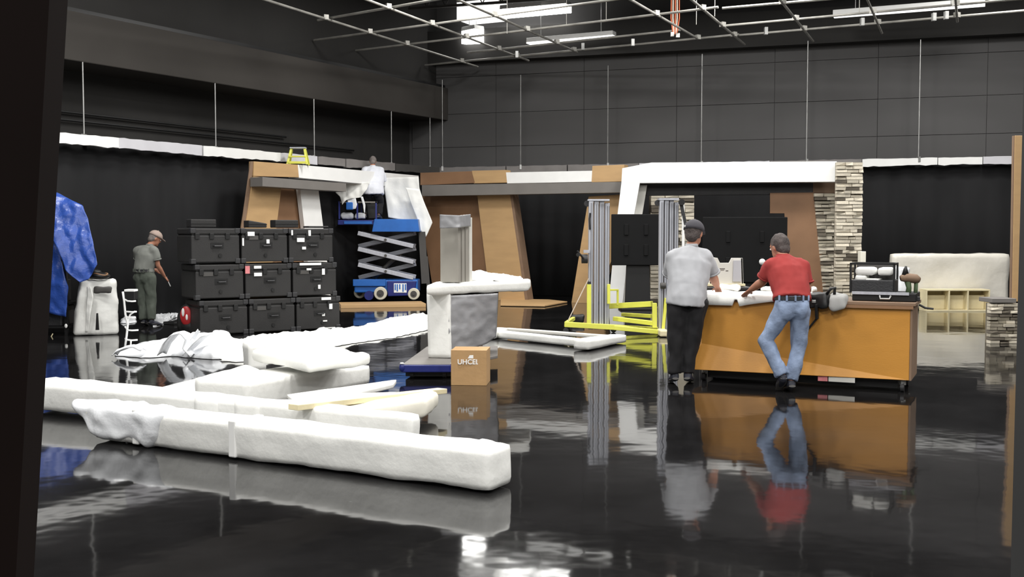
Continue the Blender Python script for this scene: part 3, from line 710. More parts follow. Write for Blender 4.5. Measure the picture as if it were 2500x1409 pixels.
# ------------------------------------------------------------ crumpled plastic behind
def mound(front_, back_, nu, nv, hf, m, label, cat='plastic sheet', amp=.5, freq=3.5, name='plastic_sheet', seed=0):
    A_ = resample([G(*q) for q in front_], nu); B_ = resample([G(*q) for q in back_], nu); rows = []
    for i in range(nv):
        v = i / (nv - 1); row = []
        for j in range(nu):
            u = j / (nu - 1); p = A_[j].lerp(B_[j], v); e_ = min(1, 4 * v, 4 * (1 - v), 12 * u + .05, 12 * (1 - u) + .05); e_ = e_ ** .6
            s = Vector((p.x * freq + seed, p.y * freq, 0)); k_ = noise.noise(s) + .6 * noise.noise(s * 2.7)
            p = p + Vector((.05 * noise.noise(s * 3), .09 * noise.noise(s * 2.2 + Vector((9, 0, 0))), 0))
            p.z = max(.006, hf(u, v) * e_ * (1 + amp * k_) + .006); row.append(p)
        rows.append(row)
    o = mk(name, MB().grid(rows), m, smooth=True, solid=.004); return tag(o, label, cat)
def hh(u, v): return .035 + .05 * min(1, u * 4) +   .09 * math.exp(-((u - .50) / .16) ** 2) + .10 * math.exp(-((u - .74) / .10) ** 2)
mound([(278, 869), (350, 875), (420, 870), (480, 876), (545, 878), (620, 874)], [(300, 852), (370, 842), (450, 838), (520, 840), (570, 842), (620, 836)], 90, 26, hh, M['plastic'], 'crumpled heap of white plastic on the floor at the left', amp=.55, freq=2.6)
mound([(540, 884), (620, 884), (700, 862), (800, 850), (880, 836), (960, 826), (1045, 806)], [(545, 850), (620, 832), (700, 823), (800, 816), (880, 800), (950, 780), (1045, 770)], 110, 30, lambda u, v: .09 + .03 * math.sin(7 * u), M['foam'], 'long white foam sheet lying flat towards the wrapped podium', amp=.7, freq=3, name='foam_sheet', seed=4)
# raised loop and tatters of the heap
lp = thing('plastic_loop', 'stiff loop of white plastic standing up out of the heap', 'plastic sheet', G(440, 872))
def arc(pts, w_, nm, par):
    rows = []; pts = resample(pts, 22)
    for i, p in enumerate(pts):
        s = noise.noise(p * 5) * .03; rows.append([p + Vector((-.02, -w_ + s, 0)), p + Vector((0, -w_ * .3, .03 + s)), p + Vector((0, w_ * .4, .02)), p + Vector((.02, w_, s))])
    mk(nm, MB().grid(rows), M['plastic'], par, smooth=True, solid=.008)
Y_ = G(440, 874).y
arc([P(395, 866, Y_), P(408, 838, Y_), P(425, 818, Y_), P(450, 812, Y_), P(462, 828, Y_), P(455, 850, Y_), P(475, 870, Y_)], .12, 'loop_band', lp)
arc([P(455, 866, Y_), P(480, 838, Y_), P(500, 820, Y_), P(512, 818, Y_)], .10, 'torn_strip', lp)
arc([P(470, 830, Y_), P(478, 818, Y_), P(484, 811, Y_)], .03, 'torn_strip', lp)
arc([P(280, 868, Y_), P(286, 860, Y_), P(310, 850, Y_), P(330, 848, Y_), P(350, 856, Y_)], .05, 'torn_strip', lp)
# low plastic behind the far man
mound([(372, 800), (400, 790), (430, 775), (452, 775)], [(378, 768), (400, 765), (430, 758), (452, 756)], 26, 12, lambda u, v: .06, M['plastic'], 'low white plastic scraps on the floor behind the man in the grey shirt', amp=.8)
mound([(296, 790), (318, 790), (334, 788)], [(296, 774), (318, 772), (334, 772)], 12, 8, lambda u, v: .05, M['plastic'], 'small white plastic scrap behind the white wire stand', amp=.8)
tag(mk('cable_case', MB().hexa(blockc(G(398, 792), G(425, 794), .25, .0, .05)), M['blk2'], bevel=.01), 'flat black box on the floor right of the man in olive trousers', 'box')
# ------------------------------------------------------------ wrapped podium on its dolly
dk_ = [G(982, 889, .17), G(1105, 889, .17), G(1215, 868, .17), G(1215, 845, .17), G(1042, 846, .17)]
d0 = dk_[0]; dl_ = thing('dolly', 'low grey dolly with blue corners under the wrapped podium', 'dolly', (d0.x, d0.y, 0))
mk('deck', MB().prism([p - Z * .035 for p in [dk_[0], dk_[1], dk_[2], dk_[3], dk_[4]]], (0, 0, .035)), M['grey'], dl_, bevel=.006)
mk('rail', MB().bar(dk_[0] - Z * .05 + Vector((0, -.01, 0)), dk_[1] - Z * .05 + Vector((0, -.01, 0)), .03, .085), M['navy'], dl_, bevel=.01, label='navy blue front rail')
for p in (dk_[0], dk_[1]): mk('corner_bumper', MB().ball(p - Z * .04 + Vector((0, -.01, 0)), (.035, .03, .05)), M['navy'], dl_, smooth=True)
mk('skirt', MB().hexa([dk_[0] + Vector((.03, .08, -.15)), dk_[1] + Vector((-.02, .08, -.15)), dk_[3] + Vector((-.1, 0, -.15)), dk_[4] + Vector((.1, 0, -.15)), dk_[0] + Vector((.03, .08, -.036)), dk_[1] + Vector((-.02, .08, -.036)), dk_[3] + Vector((-.1, 0, -.036)), dk_[4] + Vector((.1, 0, -.036))]), M['blk2'], dl_)
for p, o in ((dk_[0], (.1, .1)), (dk_[1], (-.1, .1)), (dk_[3], (-.15, -.1)), (dk_[4], (.15, -.1))):
    c = Vector((p.x + o[0], p.y + o[1], .05)); mk('caster', MB().cyl(c, .05, .04, X, 16), M['blk'], dl_)
for i, p in enumerate((dk_[0], dk_[1])): mk('corner_cap', MB().ball(p + Vector((0, -.02, .01)), (.025, .02, .012)), M['white'], dl_, smooth=True)
po = thing('wrapped_podium', 'foam wrapped podium with a wide overhanging white top', 'podium', G(1100, 875, .17))
a, b = G(1044, 874, .17), G(1102, 876, .17); a2, b2 = P(1040, 712, a.y), P(1100, 712, b.y)
n_ = Vector((.05, .42, 0)); L = [a, b, b + n_, a + n_, a2, b2, b2 + n_, a2 + n_]
mk('pedestal_leg', wraphex(L, .02, .008, 4, .06), M['foam'], po, smooth=True)
t0, t1 = P(1039, 716, 12.3), P(1292, 709, 13.3); h0 = .17
tc = [t0, t1, t1 + Vector((.03, .55, 0)), Vector((t0.x + .12, 13.6, t0.z)), t0 + Z * .12, t1 + Z * .12, t1 + Vector((.03, .55, .12)), Vector((t0.x + .12, 13.6, t0.z + .12))]
tc[0].z = tc[1].z = tc[2].z = tc[3].z = .93; 
for k in (4, 5, 6, 7): tc[k].z = 1.06
mk('top_slab', wraphex(tc, .035, .014, 4, .055), M['foam'], po, smooth=True)
rg = sheet([P(1150, 683, 13.2), P(1200, 686, 13.25), P(1285, 690, 13.35)], [P(1150, 664, 13.6), P(1200, 668, 13.65), P(1270, 676, 13.7)], 8, 30, .03, 9, (0, 0, 1))
mk('foam_ridge', rg, M['foam'], po, smooth=True, solid=.02)
# tapering film covered body under the top
w0 = [P(1096, 722, 12.55), P(1216, 716, 12.95), P(1211, 822, 13.0), P(1190, 838, 12.95), P(1122, 862, 12.65), P(1096, 866, 12.55)]
cen = sum(w0, Vector()) / 6; rows = []
top = resample([w0[0], w0[1]], 26); bot = resample([w0[5], w0[4], w0[3], w0[2]], 26)
for i in range(24):
    v = i / 23; row = []
    for j in range(26):
        p = top[j].lerp(bot[j], v); s = Vector((p.x * 5, p.y * 3, p.z * 5)); bo = Vector((-.1, -1, 0)) * (.04 * math.sin(math.pi * j / 25) + .035 * noise.noise(s) + .02 * noise.noise(s * 3)); row.append(p + bo)
    rows.append(row)
mk('film_front', MB().grid(rows), M['greyplastic'], po, smooth=True, solid=.006, label='grey stretch film')
mk('inner_body', MB().prism([p + Vector((0, .12, 0)) for p in w0], (0, .5, 0)), M['grey'], po, bevel=.01)
# grey boards standing on the podium, wrapped on top
a = P(1075, 688, 12.75); b = P(1119, 688, 12.6)
for i in range(4):
    bb = thing if False else None
    dx = Vector((.0, .0, 0)) + Vector((.045 * i + (.0 if i == 0 else .005), .03 * i, 0)); zt = P(1075, 528 + (i % 2) * 3, 12.7).z
    p0 = Vector((a.x, a.y, 1.07)) + dx * .2 + Vector((0, .07 * i, 0)); p1 = Vector((b.x, b.y, 1.07)) + Vector((.042 * i, .07 * i, 0)); n_ = Vector((.03, .05, 0))
    o = mk('flat_board', MB().hexa([p0, p1, p1 + n_, p0 + n_] + [Vector((q.x, q.y, zt)) for q in (p0, p1, p1 + n_, p0 + n_)]), M['offwhite'] if i == 3 else MATS.get('board_grey') or mat('board_grey', (152, 148, 140), .6, var=.05), bevel=.004)
    tag(o, ['grey flat board at the front of the upright bundle on the podium', 'second grey board of the upright bundle on the podium', 'third grey board of the upright bundle on the podium', 'pale rearmost board of the upright bundle on the podium'][i], 'board', 'upright boards on the wrapped podium')
q0 = P(1074, 558, 12.56); q1 = P(1122, 556, 12.44); q2 = P(1149, 553, 12.8)
rt = [P(1074, 524, 12.56), P(1122, 526, 12.44), P(1149, 523, 12.8)]
tag(mk('shrink_wrap', sheet([rt[0], q0], [rt[0] + Vector((.0, 0, 0)), q0], 2, 2, 0) if False else MB().grid([[p + Vector((0, -.02, 0)) + Vector((0, -1, 0)) * .02 * noise.noise(p * 14) for p in resample(r_, 24)] for r_ in [[rt[i].lerp([q0, q1, q2][i], k / 11) for i in range(3)] for k in range(12)]]), M['greyplastic'], smooth=True, solid=.003), 'shiny film wrapped round the top of the upright boards', 'plastic wrap')
# cardboard box
a, b = G(1101, 941), G(1188, 942); S_ = (b - a).length; n_ = perp(a, b) * S_
cx = thing('cardboard_box', 'small brown cardboard box with white print in front of the podium', 'box', a)
mk('carton', MB().hexa([a, b, b + n_, a + n_] + [p + Z * (S_ * .97) for p in (a, b, b + n_, a + n_)]), M['card'], cx, bevel=.004)
mk('flap', MB().hexa([p + Z * (S_ * .97) for p in (a, b, b + n_ * .49, a + n_ * .49)] + [p + Z * (S_ * .985) for p in (a, b, b + n_ * .49, a + n_ * .49)]), M['card'], cx)
mk('flap', MB().hexa([p + Z * (S_ * .97) for p in (a + n_ * .51, b + n_ * .51, b + n_, a + n_)] + [p + Z * (S_ * .985) for p in (a + n_ * .51, b + n_ * .51, b + n_, a + n_)]), M['card'], cx)
def text(body, size, loc, m, parent, name='printed_text', ext=.002, align='CENTER', rz=0):
    cu = bpy.data.curves.new('t', 'FONT'); cu.body = body; cu.size = size; cu.extrude = ext; cu.align_x = align; cu.offset = size * .02
    o = bpy.data.objects.new('t', cu); C.objects.link(o); dg = bpy.context.evaluated_depsgraph_get(); dg.update(); me = bpy.data.meshes.new_from_object(o.evaluated_get(dg)); bpy.data.objects.remove(o)
    o = put(name, me, m, parent, Vector(loc) - (wloc(parent) if parent else Vector())); o.rotation_euler = (math.pi / 2, 0, rz); return o
mid = a.lerp(b, .5)
text('UHCEL', .075, mid + Vector((-.005, -.006, S_ * .60)), M['white'], cx)
mk('printed_mark', MB().prism([mid + Vector((-.01, -.004, S_ * .76)), mid + Vector((.11, -.004, S_ * .76)), mid + Vector((.09, -.004, S_ * .86)), mid + Vector((.01, -.004, S_ * .85))], (0, .002, 0)), M['white'], cx)
# ------------------------------------------------------------ wrapped trim frame on the floor, right of the podium
a, b = G(1214, 828), G(1442, 853)
wrapped('wrapped_trim', 'long thin wrapped trim bar on the floor right of the podium', 'wrapped bar', blockc(a, b, .12, .015, .135), r=.015, amp=.004, freq=4)
a, b = G(1232, 812), G(1500, 832)
wrapped('wrapped_trim', 'second thin wrapped trim bar, the one farther from the camera', 'wrapped bar', blockc(a, b, .08, .015, .08), m='offwhite', r=.012, amp=.003)
a, b = G(1438, 858), G(1530, 838)
wrapped('wrapped_trim', 'short thick white wrapped block at the right end of the thin bars', 'wrapped bar', blockc(a, b, .25, .015, .17, .13), r=.02, amp=.006)
a = G(1206, 830)
wrapped('wrapped_trim', 'small white wrapped end piece touching the podium side', 'wrapped bar', blockc(a, G(1240, 822), .2, .01, .15), r=.02, amp=.005)
# timber pieces on the floor further back
a, b = G(832, 753), G(1040, 750); tag(mk('plank', MB().hexa(blockc(a, b, .9, .0, .08)), M['tan'], bevel=.005), 'tan board lying under the blue scissor lift', 'plank')
pp = [G(1222, 748), G(1330, 750), G(1385, 740), G(1340, 735), G(1222, 733)]
tag(mk('offcut_board', MB().prism([p + Z * .01 for p in pp], (0, 0, .03)), M['tan'], bevel=.004), 'thin tan offcut lying on the floor before the slanted tan leg', 'board')
# ------------------------------------------------------------ blue tarp over a rack, far left
TY = 17.0
rk = thing('utility_rack', 'black rack standing under the blue tarp at the far left', 'rack', P(130, 820, TY))
x0, x1 = P(60, 600, TY + .3).x, P(170, 600, TY + .3).x
for xx in (x0, x1 - .05):
    for yy in (TY + .15, TY + .75): mk('upright', MB().bx(xx, xx + .05, yy, yy + .05, 0, 2.0), M['blk2'], rk)
for zz in (.12, .5, 1.2, 1.9): mk('shelf', MB().bx(x0, x1, TY + .15, TY + .8, zz, zz + .03), M['blk2'], rk)
mk('dark_bin', MB().bx(x0 + .1, x1 - .1, TY + .17, TY + .7, .15, .48), M['blk'], rk, bevel=.02)
mk('bin', MB().bx(x0 + .1, x1 - .15, TY + .2, TY + .7, .53, .9), M['blk2'], rk, bevel=.02)
mk('hook', MB().tube([P(108, 826 - 5, TY), P(116, 826, TY), P(124, 824, TY), P(129, 815, TY)], .008, 6), M['cream'], rk)
mk('reflector', MB().ball(P(161, 796, TY + .1), (.025, .012, .035)), M['white'], rk, smooth=True)
tl = [P(60, 462, TY), P(60, 500, TY), P(112, 560, TY - .05), P(140, 606, TY - .12), P(160, 660, TY - .15), P(194, 690, TY - .15)]
tr = [P(138, 470, TY + .35), P(203, 502, TY + .2), P(218, 550, TY + .1), P(229, 600, TY), P(238, 646, TY - .05), P(214, 682, TY - .1)]
tar = thing('tarp', 'crumpled blue tarp hanging over the rack at the far left', 'tarp', P(130, 780, TY))
mk('upper_fold', sheet(tl, tr, 34, 60, .055, 3.2), M['tarp'], tar, smooth=True, solid=.006)
mk('lower_fold', sheet([P(70, 560, TY), P(70, 640, TY), P(70, 700, TY), P(70, 752, TY)], [P(128, 568, TY + .05), P(150, 640, TY + .05), P(168, 700, TY), P(162, 774, TY)], 24, 40, .05, 3.5, seed=5), M['tarp'], tar, smooth=True, solid=.006)
mk('tarp_top', sheet([P(60, 462, TY), P(138, 470, TY + .35)], [P(60, 462, TY) + Vector((0, .8, -.1)), P(138, 470, TY + .35) + Vector((0, .5, -.1))], 8, 8, .02, 3, (0, 0, 1)), M['tarp'], tar, smooth=True, solid=.006)
# wrapped pedestal
a, b = G(178, 821), G(291, 817); t0, t1 = P(196, 684, a.y), P(286, 684, b.y); n_ = perp(a, b) * .55
pd = thing('wrapped_pedestal', 'tapered pedestal wrapped in white foam beside the blue tarp', 'pedestal', a)
mk('pedestal_body', wraphex([a, b, b + n_, a + n_, t0, t1, t1 + n_ * .85, t0 + n_ * .85], .05, .022, 4, .05), M['foam'], pd, smooth=True)
mk('wrap_slit', MB().prism([P(233, 806, a.y - .03), P(241, 806, a.y - .03), P(238, 765, a.y - .01), P(235, 765, a.y - .01)], (0, .03, 0)), M['blk2'], pd, label='dark slit in the wrap')
mk('wrap_opening', wraphex([P(228, 716, a.y - .01), P(272, 716, a.y - .01), P(272, 716, a.y + .05), P(228, 716, a.y + .05), P(230, 700, a.y - .0), P(274, 700, a.y - .0), P(274, 700, a.y + .05), P(230, 700, a.y + .05)], .02, .01, 9, .03), M['greyd'], pd, smooth=True, label='dark torn opening')
mk('wrap_fold', sheet([P(212, 700, a.y), P(212, 722, a.y - .03), P(208, 812, a.y - .02)], [P(222, 700, a.y - .02), P(228, 724, a.y - .05), P(214, 812, a.y - .03)], 6, 22, .015, 6), M['foam'], pd, smooth=True, solid=.006)
# dark tools on the pedestal
q = P(246, 674, a.y + .2)
tb = thing('tool_pouch', 'dark heap of tools and cable on top of the wrapped pedestal', 'tools', (q.x, q.y, .9))
mk('pouch', remesh(MB().ball((q.x - .02, q.y, .97), (.17, .14, .06)).ball((q.x - .08, q.y, 1.02), (.09, .08, .05)).ball((q.x + .1, q.y, .97), (.08, .08, .05)), .02, 2, .02, 9) if False else MB().ball((q.x - .02, q.y, .96), (.17, .14, .06)).ball((q.x - .08, q.y, 1.02), (.09, .08, .05)), M['blk2'], tb, smooth=True)
mk('cable_coil', MB().tube([(q.x + .02 + .11 * math.cos(t * .5), q.y - .05 + .06 * math.sin(t * .5), .99 + .015 * math.sin(t)) for t in range(26)], .012, 6), M['tand'], tb, smooth=True)
# white wire stand
WY = G(318, 852).y; ws = thing('wire_stand', 'thin white wire stand with curved prongs before the man in the grey shirt', 'stand', P(318, 852, WY))
mk('pole', MB().tube([P(304, 853, WY), P(309, 820, WY), P(312, 790, WY), P(306, 768, WY), P(303, 735, WY), P(300, 712, WY)], .016, 6), M['white'], ws, smooth=True)
mk('pole', MB().tube([P(318, 853, WY + .15), P(320, 830, WY + .15)], .012, 6), M['white'], ws, smooth=True)
for y, x1, dip in ((735, 332, 4), (761, 334, 0), (775, 332, -3), (806, 338, 9), (830, 336, 4)):
    mk('prong', MB().tube([P(305, y - dip, WY), P(311, y, WY), P(322, y + 1, WY - .02), P(x1, y, WY)], .013, 6), M['white'], ws, smooth=True)
mk('brace', MB().tube([P(309, 790, WY), P(318, 768, WY), P(330, 760, WY)], .012, 6), M['white'], ws)
c0, c1 = P(304, 732, WY), P(328, 712, WY)
mk('holder_box', MB().bx(c0.x, c1.x, WY, WY + .14, c0.z, c1.z), M['blk2'], ws, bevel=.008, label='small black box')
mk('holder_rim', MB().bx(c0.x, c1.x, WY - .01, WY + .15, c1.z, c1.z + .03), M['white'], ws, bevel=.004)
# ============================================================ scissor lift
SY = 25.2
def sx(px): return P(px, 570, SY).x
def sz(py): return P(1000, py, SY).z
sc = thing('scissor_lift', 'blue scissor lift with a raised platform and grey scissor arms', 'lift', (sx(940), SY, .08))
gz = .08
mk('chassis', MB().bx(sx(862), sx(1018), SY + .1, SY + .82, .24, sz(684)), M['blue'], sc, bevel=.03)
mk('side_cabinet', MB().prism([(sx(946), SY, .16), (sx(1010), SY, .18), (sx(1016), SY, .52), (sx(944), SY, .52)], (0, .12, 0)), M['navy'], sc, bevel=.015, label='darker blue side cabinet')
mk('chassis_lip', MB().bx(sx(860), sx(940), SY + .04, SY + .12, .40, .56), M['blue'], sc, bevel=.01)
mk('decal_plate', MB().bx(sx(961), sx(992), SY - .012, SY, .25, .47), M['white'], sc)
for i, (xx, h_) in enumerate(((963, .14), (968, .17), (974, .12), (982, .18), (988, .14))):
    mk('decal_stroke', MB().bx(sx(xx), sx(xx + 3), SY - .018, SY - .012, .45 - h_, .45), M['blue'], sc)
for xx, yy, r in ((869, SY + .55, .14), (929, SY - .06, .155), (1010, SY - .04, .14)):
    wl = mk('wheel', MB().cyl((sx(xx), yy, gz + r), r, .10, (0, 1, 0), 28), M['rubber'], sc, bevel=.02)
    mk('hub', MB().cyl((sx(xx), yy - .055, gz + r), r * .55, .02, (0, 1, 0), 20).cyl((sx(xx), yy - .07, gz + r), r * .2, .03, (0, 1, 0), 12), M['greyd'], wl)
wl = mk('wheel', MB().cyl((sx(900), SY + .02, gz + .1), .11, .1, (0, 1, 0), 20), M['navy'], sc)
# scissor arms
z0, z1 = sz(684) + .02, sz(566); n = 3; dz = (z1 - z0) / n
for i in range(n):
    a, b = z0 + dz * i + .03, z0 + dz * (i + 1) - .03
    for y in (SY + .12, SY + .72):
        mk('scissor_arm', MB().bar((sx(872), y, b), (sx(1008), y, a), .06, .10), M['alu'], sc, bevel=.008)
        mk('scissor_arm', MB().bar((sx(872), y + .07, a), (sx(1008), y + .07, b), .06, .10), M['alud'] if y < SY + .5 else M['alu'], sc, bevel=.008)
    mk('pivot_pin', MB().cyl((sx(940), SY + .42, (a + b) / 2), .03, .74, (0, 1, 0), 12), M['greyd'], sc)
mk('lift_cylinder', MB().tube([(sx(905), SY + .42, z0), (sx(975), SY + .42, z0 + dz * 1.7)], .05, 12), M['greyd'], sc, smooth=True)
# platform
zd0, zd1 = sz(566), sz(535)
mk('platform_deck', MB().prism([(sx(908), SY, zd0), (sx(1024), SY, zd0), (sx(1020), SY, zd1), (sx(914), SY, zd1)], (0, .82, 0)), M['blue'], sc, bevel=.012)
mk('extension_deck', MB().bx(sx(824), sx(912), SY + .05, SY + .78, sz(549), sz(537)), M['navy'], sc, bevel=.01, label='navy extension deck')
mk('extension_trim', MB().bx(sx(840), sx(908), SY + .02, SY + .05, sz(547), sz(540)), M['blue'], sc)
zdk = zd1
for xx in (828, 872, 918):
    for y in (SY + .06, SY + .76):
        mk('guard_post', MB().bar((sx(xx), y, zd1), (sx(xx), y, zd1 + .42), .035, .035), M['navy'] if xx < 1000 else M['grey'], sc)
for zz in (.4,):
    for y in (SY + .06, SY + .76):
        mk('guard_rail', MB().bar((sx(828), y, zd1 + zz), (sx(920), y, zd1 + zz), .035, .035), M['grey'], sc)
mk('control_box', MB().bx(sx(845), sx(862), SY + .0, SY + .12, zd1 + .22, zd1 + .4), M['blue'], sc, bevel=.02)
mk('entry_ladder', MB().bar((sx(1034), SY + .35, .45), (sx(1027), SY + .35, zd0), .05, .16).bar((sx(1044), SY + .35, .2), (sx(1037), SY + .35, 1.1), .04, .08), M['greyd'], sc)
# things on the platform
for x0, x1, y, lab in ((828, 858, SY + .2, 'white cloth bundle at the left end of the lift platform'), (862, 888, SY + .3, 'white cloth bundle on the lift platform near the kneeling legs')):
    a = Vector((sx(x0), y, 0)); b = Vector((sx(x1), y, 0))
    tag(mk('cloth_bundle', wraphex(blockc(a, b, .25, zd1 + .005, zd1 + .15), .05, .03, 6, .04), M['plastic'], smooth=True), lab, 'cloth')
a = Vector((sx(893), SY + .25, 0)); b = Vector((sx(918), SY + .25, 0))
tag(mk('tool_tub', MB().prism([(sx(895), SY + .3, zd1 + .01), (sx(914), SY + .3, zd1 + .01), (sx(918), SY + .3, zd1 + .36), (sx(890), SY + .3, zd1 + .36)], (0, .3, 0)), M['blk2'], bevel=.02), 'black tub on the lift platform left of the man in white', 'tub')
# sheets hanging from the header and the lift rails
def px3(pts, Y): return [P(x, y, Y) for x, y in pts]
dr = thing('plastic_drape', 'big white plastic sheet hanging from the header right of the man on the lift', 'plastic sheet', P(1000, 575, 25.9))
mk('drape_main', sheet(px3([(936, 434), (938, 460), (944, 500), (948, 531)], SY + .8), px3([(1022, 432), (1024, 460), (1036, 500), (1050, 535), (1030, 545)], SY + .7), 34, 34, .05, 2.2), M['foam'], dr, smooth=True, solid=.006)
mk('drape_tail', sheet(px3([(990, 458), (1004, 500), (1018, 534), (1026, 562)], SY + .45), px3([(1024, 462), (1036, 495), (1056, 543), (1040, 579)], SY + .45), 14, 24, .03, 3), M['foam'], dr, smooth=True, solid=.006)
d2 = thing('plastic_drape', 'torn white plastic over the left guard rail of the lift', 'plastic sheet', P(870, 540, SY))
mk('drape_main', sheet(px3([(822, 446), (819, 470), (830, 480), (836, 500)], SY), px3([(902, 444), (896, 462), (880, 482), (846, 486)], SY), 26, 26, .05, 4), M['foam'], d2, smooth=True, solid=.006)
mk('torn_strip', sheet(px3([(848, 484), (850, 505), (860, 511)], SY + .02), px3([(868, 482), (872, 500), (868, 510)], SY + .02), 8, 12, .02, 5), M['plastic'], d2, smooth=True, solid=.005)
mk('torn_strip', sheet(px3([(880, 480), (886, 500), (889, 520)], SY), px3([(886, 480), (892, 500), (891, 520)], SY), 5, 14, .01, 5), M['plastic'], d2, smooth=True, solid=.005)
# ============================================================ two material lifts with aluminium masts
def mlift(label, Y, x0, x1, ytop, base):
    a = P(x0, 570, Y).x; b = P(x1, 570, Y).x; zt = P(x0, ytop, Y).z; W = b - a
    t = thing('material_lift', label, 'lift', ((a + b) / 2, Y, 0))
    for i in range(4):
        x = a + W * i / 4; h_ = zt - (.0, .02, .015, .05)[i]
        sct = mk('mast_section', MB().bx(x + .004, x + W / 4 - .012, Y + .02 * i, Y + .14 + .02 * i, .06, h_), M['alu'], t, bevel=.006)
        mk('mast_groove', MB().bx(x + W * .10, x + W * .125, Y + .02 * i - .004, Y + .02 * i + .01, .1, h_ - .05), M['alud'], sct)
        mk('mast_groove', MB().bx(x + W * .19, x + W * .205, Y + .02 * i - .004, Y + .02 * i + .01, .1, h_ - .05), M['blk'], sct)
    mk('pulley', MB().cyl((a - .02, Y + .08, zt - .06), .05, .05, (0, 1, 0), 16), M['blk'], t)
    mk('top_plate', MB().bx(a - .01, b - .02, Y - .005, Y + .2, zt - .02, zt + .012), M['alu'], t, bevel=.005)
    return t, a, b, zt
LY = 17.6
t, a, b, zt = mlift('aluminium material lift with a yellow base, left of the black screen', LY, 1437, 1491, 488, None)
def q(px, py, Y=LY): return P(px, py, Y)
def yb(p, q_, w_=.06, h_=.06, nm='yellow_beam', par=None): return mk(nm, MB().bar(p, q_, w_, h_), M['yel'], par or t, bevel=.006)
yb(q(1378, 792), q(1618, 806), .09, .085, 'base_beam')
yb(q(1385, 790, LY) + Vector((0, .1, -.0)), q(1400, 778, LY + .9), .06, .06, 'stabiliser_leg')
yb(q(1438, 796), q(1438, 694), .065, .07, 'upright_post', t)
mk('post_hinge', MB().box(q(1438, 692), (.05, .06, .06)), M['blk'], t)
yb(q(1486, 742), q(1486, 694), .045, .05, 'upright_post', t)
yb(q(1508, 745, LY + .3), q(1508, 706, LY + .3), .035, .035, 'upright_post', t)
yb(q(1488, 708), q(1508, 708, LY + .3), .03, .03, 'cross_bar', t)
for x in (1381, 1612):
    c_ = q(x, 800); c_.z = .045; mk('caster', MB().cyl(c_ + Vector((0, -.07, .0)), .045, .04, (0, 1, 0), 16), M['blk'], t)
wn = mk('winch', MB().cyl(q(1427, 632) + Vector((0, -.03, 0)), .075, .10, X, 18), M['blk'], t, smooth=False)
mk('winch_handle', MB().tube([q(1424, 632) + Vector((0, -.1, 0)), q(1416, 622) + Vector((0, -.12, 0)), q(1408, 612) + Vector((0, -.12, 0))], .016, 8), M['blk2'], wn)
mk('winch_grip', MB().cyl(q(1410, 622) + Vector((0, -.14, 0)), .03, .10, (0, 1, 0), 10), M['blk2'], wn)
mk('winch_bracket', MB().box(q(1432, 614), (.10, .08, .05)), M['alu'], t)
mk('brace_cable', MB().tube([q(1437, 680) + Vector((0, -.03, 0)), q(1386, 784) + Vector((0, -.03, 0))], .009, 6), M['rope2'], t)
mk('handle', MB().tube([q(1440, 560), q(1439, 535), q(1441, 520)], .018, 6), M['blk'], t)
wn2 = G(1408, 792); tag(mk('tool_bag', wraphex(blockc(Vector((wn2.x - .1, wn2.y + .25, 0)), Vector((wn2.x + .16, wn2.y + .25, 0)), .2, .0, .15), .05, .02, 7, .03), M['blk2'], smooth=True), 'small black tool bag on the floor behind the lift base', 'bag')
LY2 = 17.2
t, a, b, zt = mlift('aluminium material lift standing just left of the man in the grey tee', LY2, 1610, 1660, 486, None)
def q(px, py, Y=LY2): return P(px, py, Y)
yb(q(1478, 748, LY2 + .9), q(1592, 742, LY2 + .3), .07, .09, 'fork_arm', t)
yb(q(1598, 740), q(1598, 800), .08, .07, 'upright_post', t)
yb(q(1500, 778, LY2 + .6), q(1600, 790), .09, .07, 'base_beam', t)
yb(q(1520, 768, LY2 + 1.0), q(1592, 772, LY2 + .4), .07, .06, 'base_beam', t)
yb(q(1618, 812), q(1626, 728), .05, .05, 'upright_post', t)
yb(q(1500, 800, LY2 + .1), q(1625, 812, LY2 - .1), .10, .07, 'base_beam', t)
mk('foot_pad', MB().bx(q(1604, 800).x, q(1625, 800).x, LY2 - .35, LY2 + .05, .01, .11), M['cream'], t, bevel=.02)
for x, y_ in ((1505, .5), (1615, -.1)):
    c_ = q(x, 800); mk('caster', MB().cyl((c_.x, LY2 + y_, .05), .05, .04, (0, 1, 0), 16), M['blk'], t)
mk('winch', MB().cyl(q(1617, 697) + Vector((0, -.08, 0)), .05, .08, X, 16), M['greyd'], t)
mk('side_strut', MB().bar(q(1668, 500), q(1668, 650), .03, .04), M['white'], t); mk('carriage_bracket', MB().bar(q(1662, 494), q(1676, 560), .04, .05), M['blk'], t)
mk('tall_pulley', MB().cyl(q(1663, 494) + Vector((0, -.05, 0)), .05, .05, (0, 1, 0), 16), M['blk2'], t)
